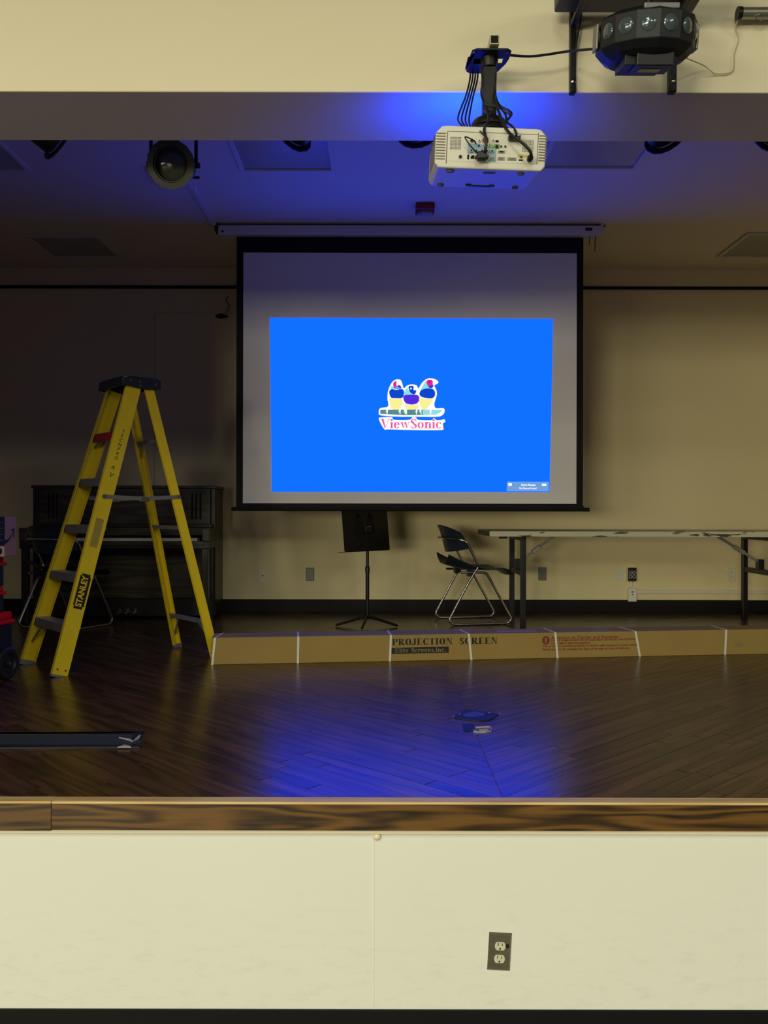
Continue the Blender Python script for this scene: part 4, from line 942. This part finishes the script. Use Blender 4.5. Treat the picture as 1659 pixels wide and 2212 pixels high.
for px, lab, aim, rl, dr in ((112, 'dark spotlight tip near the cut-off ceiling lamp', (0.75, 0.8, -0.50), 20, 0.215),
                   (648, 'dark spotlight tip over the blue ceiling lamp', (-0.75, 0.75, -0.45), 0, 0.185),
                   (896, 'dark spotlight tip just beside the projector', (0.25, 1, -0.35), 22, 0.170),
                   (1418, 'dark spotlight tip between projector and frame edge', (0.7, 0.75, -0.45), 5, 0.190),
                   (1672, 'dark spotlight tip cut by the frame edge under the header', (0.2, 1, -0.4), 10, 0.185)):
    make_spot(lab, at(px, 0, 3.3).x, aim, rl, dr)

# ================================================================== PROJECTOR ON ITS WALL ARM
M['proj_white'] = mat('white_projector_shell', rgb(226, 224, 208), 0.42, var=0.02)
M['port_blue'] = mat('pale_blue_port_field', rgb(140, 176, 200), 0.5, var=0.03)
M['port_green'] = mat('green_port_field', rgb(124, 176, 116), 0.5, var=0.03)
M['sticker_yellow'] = mat('yellow_sticker', rgb(196, 178, 92), 0.5, var=0.05)
M['vent_shadow'] = mat('vent_gap', rgb(120, 116, 100), 0.7, var=0.05)
pj = thing('projector', 'white video projector hanging upside down below its black mount', 'projector', (0.283, 2.423, 2.602), (R(10), R(1.5), R(1.2)))
PWd, PD, PH = 0.298, 0.25, 0.108
prof = [(-PWd / 2, -PH / 2 + 0.012), (-PWd / 2 + 0.010, -PH / 2), (PWd / 2 - 0.010, -PH / 2), (PWd / 2, -PH / 2 + 0.012), (PWd / 2, PH / 2 - 0.018), (PWd / 2 - 0.016, PH / 2 - 0.002), (PWd / 2 - 0.03, PH / 2), (-PWd / 2 + 0.03, PH / 2), (-PWd / 2 + 0.016, PH / 2 - 0.002), (-PWd / 2, PH / 2 - 0.018)]
shell_ = MB().prism(prof, PD, Matrix.Translation((0, PD / 2, 0)) @ FACE).build('shell', M['proj_white'], pj, bevel=0.005)
YB_ = -PD / 2
def fc(cx, cy):   # drawing of the back face -> local x, z
    x = (cx - 878) * 0.0002548; z = -(cy - 1269) * 0.0002548 + x * 0.026; return x, z
def fbox(name, x0, y0, x1, y1, m, par, th=0.0008, y=0.0):
    a, b = fc(x0, y0), fc(x1, y1); return MB().span((a[0], YB_ - y - th, min(a[1], b[1])), (b[0], YB_ - y, max(a[1], b[1]))).build(name, m, par)
bp = fbox('back_panel', 418, 1112, 1368, 1424, M['proj_white'], pj, 0.0006, 0.0002)
fbox('panel_groove', 418, 1106, 1368, 1126, M['vent_shadow'], bp, 0.0008, 0.0002)
fbox('panel_groove', 408, 1106, 418, 1424, M['vent_shadow'], bp, 0.0008, 0.0002); fbox('panel_groove', 1368, 1112, 1376, 1424, M['vent_shadow'], bp, 0.0008, 0.0002)
for x0, x1, y0, y1 in ((300, 396, 1118, 1400), (1384, 1470, 1135, 1408)):
    for k in range(10):
        y = y0 + (y1 - y0) * k / 10; fbox('vent_slot', x0, y, x1, y + 14, M['vent_shadow'], pj, 0.0008, 0.0001)
for k in range(10):
    z = -0.036 + k * 0.0078; MB().span((-PWd / 2 - 0.0006, -0.10, z), (-PWd / 2 + 0.001, 0.09, z + 0.0034)).build('vent_slot', M['vent_shadow'], pj)
for gx, gy in ((450, 1165), (1215, 1185)):
    mb = MB()
    for i in range(9):
        for j in range(9):
            x, z = fc(gx + i * 13.2, gy + j * 14.2); mb.box((x, YB_ - 0.0010, z), (0.0019, 0.0006, 0.0019))
    mb.build('speaker_grille', M['black_hole'], bp)['kind'] = 'stuff'
fbox('port_field', 630, 1222, 848, 1332, M['port_blue'], bp, 0.0004, 0.0009); fbox('port_field', 848, 1277, 936, 1406, M['port_blue'], bp, 0.0004, 0.0009)
fbox('port_field', 848, 1222, 968, 1276, M['port_green'], bp, 0.0004, 0.0009); fbox('sticker', 1165, 1328, 1290, 1360, M['sticker_yellow'], bp, 0.0004, 0.0009); fbox('sticker', 1098, 1266, 1192, 1292, M['white_plastic'], bp, 0.0004, 0.0009)
def jack(cx, cy, r, m, ring=None):
    x, z = fc(cx, cy); r *= 0.0002548
    j = MB().cyl((x, YB_ - 0.001, z), (x, YB_ - 0.0055, z), r, 14).build('jack', m, bp, smooth=True)
    if ring: MB().cyl((x, YB_ - 0.0055, z), (x, YB_ - 0.006, z), r * 0.5, 10).build('jack_hole', ring, j)
for cx, cy, r in ((672, 1196, 17), (938, 1254, 17), (982, 1252, 10), (1027, 1252, 10), (558, 1357, 16), (1200, 1356, 9), (748, 1247, 10)): jack(cx, cy, r, M['black_plastic'], M['black_hole'])
for cx, cy in ((670, 1298), (725, 1298), (785, 1300), (838, 1300), (890, 1300)): jack(cx, cy, 18, M['steel'], M['black_hole'])
for cx, cy in ((750, 1196), (792, 1247), (835, 1247), (893, 1247), (895, 1196)): jack(cx, cy, 14, M['white_plastic'], M['black_hole'])
jack(815, 1190, 32, mat('red_plug', rgb(150, 50, 40), 0.4), M['steel'])
for x0, y0, x1, y1 in ((632, 1335, 652, 1382), (668, 1340, 708, 1376), (922, 1188, 956, 1212), (1178, 1378, 1222, 1393)): fbox('port', x0, y0, x1, y1, M['black_hole'], bp, 0.0006, 0.0010)
for x0, y0, x1, y1 in ((850, 1356, 926, 1388), (952, 1290, 1028, 1320), (952, 1356, 1028, 1388), (1056, 1360, 1152, 1390)):
    pt = fbox('port', x0, y0, x1, y1, M['steel'], bp, 0.002, 0.0010); fbox('port_pins', x0 + 16, y0 + 7, x1 - 16, y1 - 7, M['black_hole'] if y0 == 1290 else M['vent_shadow'], pt, 0.0006, 0.003)
fbox('status_light', 672, 1344, 682, 1351, emit('green_led', (0.25, 0.8, 0.25, 1)), bp, 0.0006, 0.0018)
# underside (towards the floor): feet, screws, filter door
und = -PH / 2 - 0.0004
M['under_mark'] = mat('moulded_underside_mark', rgb(120, 118, 112), 0.6, var=0.1)
for x, y, r in ((-0.105, -0.095, 0.012), (-0.115, 0.095, 0.010), (0.105, 0.095, 0.009), (0.09, -0.09, 0.009)):
    MB().lathe([(r, 0), (r * 0.9, -0.004)], 18, Matrix.Translation((x, y, und))).build('foot', M['under_mark'], pj)
fd = MB().span((-0.035, 0.09, und - 0.002), (0.035, 0.105, und)).build('filter_latch', M['black_plastic'], pj, bevel=0.002)
for x in (-0.034, 0.034): MB().lathe([(0.009, 0), (0.008, -0.003)], 14, Matrix.Translation((x, 0.085, und))).build('latch_screw', M['black_plastic'], fd)
MB().span((-0.012, -0.095, und - 0.001), (0.02, -0.075, und)).build('underside_vent', M['under_mark'], pj)
MB().cyl((-0.03, PD / 2 - 0.002, 0.0), (-0.03, PD / 2 + 0.012, 0.0), 0.034, 24).build('lens_barrel', M['black_plastic'], pj, smooth=True)
MB().cyl((-0.03, PD / 2 + 0.010, 0.0), (-0.03, PD / 2 + 0.013, 0.0), 0.026, 24).build('lens_glass', emit('lit_lens', (0.02, 0.15, 1.0, 1), 2.0), pj)
for x in (-0.083, 0.063): MB().lathe([(0.014, 0), (0.014, 0.006), (0.006, 0.008), (0.006, 0.02)], 14, Matrix.Translation((x, -0.04, PH / 2))).build('mount_screw', M['black_plastic'], pj, smooth=True)
for x in (-0.105, 0.10): MB().lathe([(0.010, 0), (0.009, 0.006)], 14, Matrix.Translation((x, -0.06, PH / 2))).build('foot_cap', M['proj_white'], pj, smooth=True)
# added blue fill lamp, aimed up from the lens to colour the soffit
sl = bpy.data.lights.new('soffit_blue_fill', 'SPOT'); sl.spot_size = R(150); sl.spot_blend = 1.0; sl.energy = SOFFIT_FILL_W; sl.color = (0.0, 0.035, 1.0); sl.shadow_soft_size = 0.03
slo = bpy.data.objects.new('soffit_blue_fill', sl); COL.objects.link(slo); slo.parent = pj; slo.location = (-0.03, PD / 2 + 0.05, 0.0); slo.rotation_euler = (R(180 - 32), 0, 0)

mt = thing('projector_mount', 'black projector mount with plate, drop tube and swivel ring on the header', 'mount', (0, 0, 0))
p0 = Vector((0.302, YA, 2.902))
arm = MB().span((p0.x - 0.013, 2.36, 2.893), (p0.x + 0.013, YA, 2.919)).build('arm', mat('cream_square_tube', rgb(190, 184, 150), 0.45, 0.3), mt, bevel=0.002)
MB().span((p0.x - 0.010, 2.3592, 2.896), (p0.x + 0.010, 2.362, 2.916)).build('tube_opening', M['black_hole'], arm)
px_ = [(-0.058, 0.025), (-0.05, -0.06), (-0.038, -0.068), (0.048, -0.068), (0.060, -0.058), (0.058, -0.01), (0.035, 0.055), (0.02, 0.062), (-0.045, 0.062), (-0.056, 0.052)]
plt = MB(); TT = Matrix.Translation((0.292, 2.44, 2.884))
out = smoothp(px_, 3)
# plate with two oval cable openings: built as strips around the holes
hole = lambda cx: ellipse(0.016, 0.010, 20, cx=cx, cy=-0.005)
def plate_with_holes(mb, T, th):
    mb.prism([(-0.058, 0.02), (-0.05, -0.058), (-0.036, -0.068), (0.048, -0.068), (0.060, -0.056), (0.059, -0.02), (-0.057, -0.02)], th, T)
    mb.prism([(-0.058, 0.01), (0.053, 0.01), (0.034, 0.056), (0.02, 0.062), (-0.045, 0.062), (-0.056, 0.050)], th, T)
    mb.prism([(-0.0575, -0.02), (-0.040, -0.02), (-0.040, 0.01), (-0.058, 0.01)], th, T); mb.prism([(-0.008, -0.02), (0.010, -0.02), (0.010, 0.01), (-0.008, 0.01)], th, T); mb.prism([(0.042, -0.02), (0.059, -0.02), (0.053, 0.01), (0.042, 0.01)], th, T)
plate_with_holes(plt, TT, 0.005)
mp_o = plt.build('top_plate', mat('navy_black_plate', rgb(28, 30, 40), 0.35, 0.2, var=0.1), mt, bevel=0.001)
for x, y in ((-0.044, -0.055), (0.048, -0.055), (0.034, 0.04)): MB().cyl((0.292 + x, 2.44 + y, 2.8835), (0.292 + x, 2.44 + y, 2.881), 0.004, 10).build('bolt', M['chrome'], mp_o)
MB().lathe([(0.022, 2.86), (0.026, 2.884)], 18, Matrix.Translation((0.295, 2.425, 0))).span((0.278, 2.412, 2.845), (0.312, 2.438, 2.87)).build('neck', M['black_metal'], mt, smooth=True)
MB().prism([(-0.019, -0.016), (0.019, -0.016), (0.019, 0.016), (-0.019, 0.016)], 0.125, Matrix.Translation((0.295, 2.425, 2.725))).span((0.279, 2.4075, 2.74), (0.311, 2.409, 2.84)).build('drop_tube', M['black_metal'], mt, bevel=0.003)
MB().lathe([(0.014, 0.0), (0.022, 0.004), (0.022, 0.016), (0.014, 0.02)], 18, Matrix.Translation((0.295, 2.425, 2.708))).build('ball_joint', M['black_metal'], mt, smooth=True)
MB().lathe([(0.012, 0.018), (0.045, 0.014), (0.050, 0.006), (0.050, -0.006), (0.046, -0.009), (0.012, -0.009)], 32, Matrix.Translation((0.295, 2.425, 2.695))).build('swivel_disc', M['black_metal'], mt, smooth=True)
mb = MB()
ring_pts = [(0.295 + 0.052 * math.cos(2 * PI * k / 28), 2.425 + 0.052 * math.sin(2 * PI * k / 28), 2.676) for k in range(28)]
mb.tube(ring_pts, 0.008, 8, closed=True).build('swivel_ring', M['black_metal'], mt, smooth=True)
for ang, px2 in ((205, -0.083), (-25, 0.063), (90, -0.01)):
    a_ = Vector((0.295 + 0.05 * math.cos(R(ang)), 2.425 + 0.05 * math.sin(R(ang)), 2.674)); b2 = Vector((0.283 + px2, 2.385 if ang != 90 else 2.49, 2.662 if ang != 90 else 2.68))
    MB().bar(a_, b2, 0.016, 0.006).build('support_leg', M['black_metal'], mt, bevel=0.001)
# cables of the projector
def cable(label, pts, r, name='cable', m=None, px=True, seg=8):
    o = MB().tube(spline([at(*p) if px else p for p in pts], seg), r, 7).build(name, m or M['cable'], smooth=True)
    return tag(o, label, 'cable', 'cables at the projector')
C3 = lambda cx, cy, d: (880 + cx / 4.879, 60 + cy / 4.879, d)
cable('thick black power lead curving to the right socket of the projector', [C3(905, 700, 2.40), C3(925, 800, 2.36), C3(960, 900, 2.33), C3(1010, 1030, 2.30), C3(1090, 1130, 2.27), C3(1210, 1215, 2.26), C3(1280, 1290, 2.26), C3(1298, 1350, 2.27), C3(1280, 1385, 2.292)], 0.0042, 'power_cable')
cable('black cable looping out beside the swivel ring to the upper plug', [C3(910, 480, 2.43), C3(915, 680, 2.40), C3(960, 810, 2.38), C3(1060, 870, 2.37), C3(1090, 910, 2.36), C3(1040, 985, 2.35), C3(1100, 1040, 2.31), C3(1140, 1110, 2.275), C3(1130, 1165, 2.288)], 0.0032)
cable('black video cable dropping to the big plug on the projector', [C3(820, 830, 2.38), C3(850, 960, 2.345), C3(820, 1030, 2.32), C3(800, 1080, 2.275), C3(822, 1180, 2.262), C3(815, 1280, 2.265), C3(790, 1345, 2.285)], 0.0040)
cable('thin black cable bent sideways across the jack panel', [C3(700, 1040, 2.33), C3(780, 1110, 2.28), C3(820, 1160, 2.278)], 0.0022)
cable('thin black jumper looping over the blue jack field', [C3(716, 1225, 2.283), C3(690, 1185, 2.275), C3(600, 1148, 2.272), C3(640, 1220, 2.272), C3(690, 1280, 2.275), C3(745, 1330, 2.285)], 0.0018)
for lab_, dx, dd in (('innermost black cable of the bundle beside the drop tube', 34, .0), ('second black cable of the bundle beside the drop tube', 8, .012), ('third black cable of the bundle beside the drop tube', -18, .004), ('outermost black cable of the bundle beside the drop tube', -44, .016)):
    cable(lab_, [C3(700 + dx, 470, 2.50 + dd), C3(690 + dx, 560, 2.50 + dd), C3(650 + dx, 720, 2.49 + dd), C3(615 + dx * 1.3, 840, 2.48 + dd), C3(590 + dx * 1.5, 960, 2.47 + dd), C3(620 + dx, 1045, 2.45)], 0.0027)
cable('black cable sagging along the drop tube to the swivel', [C3(770, 400, 2.405), C3(780, 560, 2.40), C3(770, 700, 2.40), C3(820, 800, 2.39), C3(940, 825, 2.385), C3(1020, 900, 2.38), C3(1035, 985, 2.37)], 0.0030)
cable('thin black cable hanging close along the drop tube', [C3(925, 380, 2.42), C3(920, 560, 2.405), C3(912, 740, 2.40), C3(975, 850, 2.38), C3(1075, 920, 2.372), C3(1030, 990, 2.36)], 0.0028)
pg = thing('video_plug', 'big black video plug in the projector panel', 'plug', at(*C3(775, 1362, 2.288)))
MB().box((0, -0.006, 0), (0.027, 0.022, 0.021)).build('plug_body', M['black_plastic'], pg, bevel=0.004)
for x in (-0.0155, 0.0155): MB().cyl((x, -0.014, -0.002), (x, 0.004, -0.002), 0.003, 8).build('thumb_screw', M['black_plastic'], pg)
pg = thing('video_plug', 'flat black plug high on the projector panel', 'plug', at(*C3(1115, 1175, 2.292)))
MB().box((0, -0.006, 0), (0.032, 0.016, 0.010)).build('plug_body', M['black_plastic'], pg, bevel=0.003)
for x in (-0.014, 0.014): MB().cyl((x, -0.016, 0.003), (x, 0.0, 0.003), 0.0025, 8).build('thumb_screw', M['black_plastic'], pg)
pg = thing('power_plug', 'rounded black power plug at the low corner of the projector panel', 'plug', at(*C3(1280, 1385, 2.292)))
MB().lathe([(0.0075, 0.002), (0.0085, -0.006), (0.0075, -0.016), (0.005, -0.02)], 16, Matrix.Rotation(R(-90), 4, 'X')).build('plug_body', M['black_plastic'], pg, smooth=True)

# ================================================================== SHELF, EFFECT LIGHT AND ROLLER ON THE HEADER
sh = thing('wall_shelf', 'black shelf on two long brackets at the top of the header', 'shelf', (0, 0, 0))
shz = ZC + 1.46
MB().span((at(1195, 0, 2.5).x, 2.14, shz), (at(1495, 0, 2.5).x, 2.505, shz + 0.05)).build('shelf_board', M['black_metal'], sh, bevel=0.006)
for px0, px1, zb2 in ((1230, 1243, 198), (1444.5, 1460.5, 196)):
    x0, x1 = at(px0, 0, 2.545).x, at(px1, 0, 2.545).x; zl = at(0, zb2, 2.545).z
    bk_ = MB().span((x0, 2.545, zl), (x1, YA, shz + 0.3)).build('bracket_upright', M['black_metal'], sh, bevel=0.003)
    MB().span((x0, 2.16, shz - 0.016), (x1, 2.56, shz)).build('bracket_arm', M['black_metal'], sh, bevel=0.002)
    z = at(0, 173, 2.54).z
    MB().lathe([(0.0075, 0), (0.0065, 0.004), (0.003, 0.006)], 12, Matrix.Translation(((x0 + x1) / 2, 2.545, z)) @ Matrix.Rotation(R(90), 4, 'X')).build('bolt', M['chrome'], bk_, smooth=True)
cable('black lead running down the shelf bracket', [(1254, -30, 2.53), (1254, 20, 2.535), (1247, 70, 2.538), (1240, 110, 2.54)], 0.0028)
M['fx'] = mat('charcoal_effect_light', rgb(25, 28, 33), 0.5, 0.2, var=0.12, scale=15)
M['fx_edge'] = mat('grey_edge_trim', rgb(128, 126, 124), 0.4, 0.5, var=0.1)
M['fx_lens'] = mat('glassy_lens', rgb(70, 84, 88), 0.06, var=0.2, scale=80, coat=0.6)
fx = thing('effect_light', 'charcoal many-sided effect light with a row of round lenses under the shelf', 'effect light', (0.702, 2.31, ZC + 1.275), (R(12), 0, 0))
def facet(name, levels, m, par, n=14):
    vs = []; fs = []
    for r, z in levels: vs += [(r * math.cos(R(360 / n * (k + 0.5))), r * math.sin(R(360 / n * (k + 0.5))), z) for k in range(n)]
    for i in range(len(levels) - 1):
        for k in range(n): fs.append((i * n + k, i * n + (k + 1) % n, (i + 1) * n + (k + 1) % n, (i + 1) * n + k))
    fs.append(tuple(range(n))[::-1]); fs.append(tuple((len(levels) - 1) * n + k for k in range(n)))
    return MB().add(vs, fs).build(name, m, par, bevel=0.002)
body = facet('body', [(0.094, -0.060), (0.112, -0.050), (0.130, -0.032), (0.131, 0.036), (0.112, 0.050), (0.05, 0.052)], M['fx'], fx)
for k in range(14):
    a_ = R(360 / 14 * k); rr_ = 0.1305 * math.cos(PI / 14)
    T = Matrix.Translation((rr_ * math.cos(a_), rr_ * math.sin(a_), 0.004)) @ Matrix.Rotation(a_, 4, 'Z') @ Matrix.Rotation(R(90), 4, 'Y')
    MB().lathe([(0.020, -0.001), (0.020, 0.0012), (0.017, 0.0035), (0.010, 0.0055), (0.001, 0.0065)], 20, T).build('lens', M['fx_lens'], body, smooth=True)
for s in (-1, 1): MB().box((s * 0.134, 0.0, 0.002), (0.006, 0.045, 0.062)).build('side_plate', M['fx_edge'], fx, bevel=0.002)
mod = MB().span((-0.043, -0.088, -0.088), (0.055, -0.005, -0.052)).build('control_box', M['black_plastic'], fx, bevel=0.003)
cb = MB().prism([(-0.070, -0.070), (0.056, -0.070), (0.040, 0.030), (-0.070, 0.030)], 0.026, Matrix.Translation((0, 0, -0.082))).build('base_plate', M['fx'], fx, bevel=0.002)
MB().span((-0.026, -0.060, -0.0895), (0.030, -0.030, -0.0875)).build('display', M['fx_lens'], mod)
MB().cyl((0, 0.0, 0.05), (0, -0.039, 0.190), 0.014, 12).build('hanging_stem', M['black_metal'], fx)
MB().span((-0.040, -0.121, 0.038), (0.050, -0.108, 0.052)).build('top_trim', M['fx_edge'], fx, bevel=0.002)
cable('black lead stretched from the projector mount to the effect light', [(1092, 118, 2.44), (1140, 121, 2.46), (1180, 117, 2.46), (1225, 110, 2.46), (1287, 104, 2.36)], 0.0036)
ro = thing('screen_roller', 'grey metal roller tube with a pull ring at the top corner', 'roller', at(1590, 27, 2.53))
MB().cyl((0.004, 0, 0), (0.85, 0, 0.004), 0.0165, 20).build('tube', mat('galvanised_tube', rgb(150, 148, 134), 0.4, 0.8, var=0.15, scale=30), ro, smooth=True)
MB().lathe([(0.0185, 0), (0.0185, 0.012), (0.010, 0.012)], 20, Matrix.Rotation(R(90), 4, 'Y')).build('end_cap', M['black_metal'], ro, smooth=True)
MB().tube([(0.058 + 0.010 * math.cos(2 * PI * k / 16), -0.017, -0.022 + 0.010 * math.sin(2 * PI * k / 16)) for k in range(16)], 0.0016, 6, closed=True).build('pull_ring', M['chrome'], ro, smooth=True)
MB().span((0.25, -0.005, -0.01), (0.28, YA - 2.53, 0.01)).build('wall_bracket', M['black_metal'], ro)
o = cable('thin pale cord dangling from the roller to the effect light', [(1595, 36, 2.53), (1586, 58, 2.55), (1593, 80, 2.56), (1584, 115, 2.56), (1580, 152, 2.56), (1545, 158, 2.56), (1535, 153, 2.55), (1518, 140, 2.54), (1480, 124, 2.45)], 0.0017, 'pale_cord', mat('pale_cord', rgb(196, 188, 156), 0.7, var=0.1)); 
del o['group']

# ================================================================== THINGS TAPED TO THE STAGE FLOOR
M['gaffer'] = mat('black_gaffer_tape', rgb(17, 18, 17), 0.6, var=0.2, scale=40, bump=0.2, bscale=60)
M['green_mat'] = mat('dark_green_cable_cover', rgb(44, 54, 48), 0.6, var=0.12, scale=14, bump=0.15, bscale=50)
t = thing('taped_cable_cover', 'dark green cable cover held down with black tape, torn at its end', 'cable cover', (0, 0, ZS))
def fl(px, py): d = (ZC - ZS) * F / (py - CY); return ((px - CX) / F * d, d)
XE = -1.9
MB().prism([(XE - 0.3, 3.135), (-0.94, 3.155), (-0.90, 3.20), (-0.935, 3.24), (-0.92, 3.29), (XE - 0.3, 3.285)], 0.004, Matrix.Translation((0, 0, 0.0005))).build('cover', M['green_mat'], t, bevel=0.001)
MB().prism([(XE - 0.3, 3.262), (fl(290, 1584)[0], 3.315), (fl(318, 1581)[0], 3.335), (fl(308, 1585)[0], 3.30), (fl(300, 1590)[0], 3.285), (XE - 0.3, 3.300)], 0.0055, Matrix.Translation((0, 0, 0.0005))).build('tape', M['gaffer'], t)
MB().prism([(XE - 0.3, 3.085), (fl(300, 1620)[0], 3.120), (fl(306, 1617)[0], 3.135), (fl(288, 1612)[0], 3.148), (XE - 0.3, 3.140)], 0.0055, Matrix.Translation((0, 0, 0.0005))).build('tape', M['gaffer'], t)
for pts in ([(258, 1598), (283, 1601), (305, 1592), (302, 1600), (287, 1607), (280, 1604)], [(255, 1619), (270, 1614), (283, 1617), (284, 1619)]):
    MB().prism([fl(*p) for p in pts], 0.003, Matrix.Translation((0, 0, 0.005))).build('torn_flap', mat('torn_white_backing', rgb(170, 166, 152), 0.7, var=0.2, scale=60), t)
MB().prism([fl(*p) for p in ((283, 1601), (292, 1590), (307, 1588), (296, 1598), (288, 1606))], 0.004, Matrix.Translation((0, 0, 0.0045))).build('tape', M['gaffer'], t)
t = thing('floor_pocket_patch', 'black tape patch over a floor socket in the middle of the stage', 'tape patch', (0, 0, ZS))
MB().prism([fl(*p) for p in ((981, 1549), (992, 1541), (1003, 1534), (1018, 1534), (1050, 1539), (1080, 1543), (1068, 1552), (1058, 1556), (1036, 1558), (1000, 1555), (986, 1553))], 0.003, Matrix.Translation((0, 0, 0.0005))).build('tape', M['gaffer'], t)
MB().prism([fl(*p) for p in ((1000, 1546), (1014, 1540), (1030, 1539), (1050, 1543), (1045, 1548), (1028, 1550), (1005, 1549))], 0.002, Matrix.Translation((0, 0, 0.0032))).build('raised_lid', mat('grey_blue_lid', rgb(52, 56, 58), 0.35, var=0.1), t, bevel=0.0008)
cf = mat('scuffed_tape_edge', rgb(150, 146, 132), 0.6)
for pts in ([(979, 1548), (982, 1548), (982, 1549.5), (979, 1549.5)], [(993, 1543), (996, 1540), (995, 1545), (992, 1546)], [(1056, 1540), (1060, 1540), (1060, 1541.5), (1056, 1541.5)], [(1078, 1542.5), (1081, 1542.5), (1081, 1544), (1078, 1544)]):
    MB().prism([fl(*p) for p in pts], 0.002, Matrix.Translation((0, 0, 0.0025))).build('scuff', cf, t)
t = thing('tape_and_clip', 'small black tape piece with clear plastic strip beside the floor patch', 'tape patch', (0, 0, ZS))
MB().prism([fl(*p) for p in ((1000, 1564), (1023, 1564), (1024, 1575), (1022, 1579), (1008, 1581), (1002, 1577))], 0.002, Matrix.Translation((0, 0, 0.0005))).build('tape', M['gaffer'], t)
cs_ = mat('clear_plastic_strip', rgb(176, 172, 168), 0.15, var=0.2, scale=40, coat=0.4)
for pts in ([(1028, 1571), (1060, 1569.5), (1063, 1574), (1061, 1574.5), (1058, 1571), (1028, 1572.5)], [(1035, 1577), (1056, 1576.5), (1056, 1578), (1036, 1578.5)], [(1022, 1578), (1030, 1579), (1033, 1581.5), (1062, 1580), (1050, 1582.5), (1024, 1582)]):
    MB().prism([fl(*p) for p in pts], 0.004, Matrix.Translation((0, 0, 0.0005))).build('clear_strip', cs_, t)
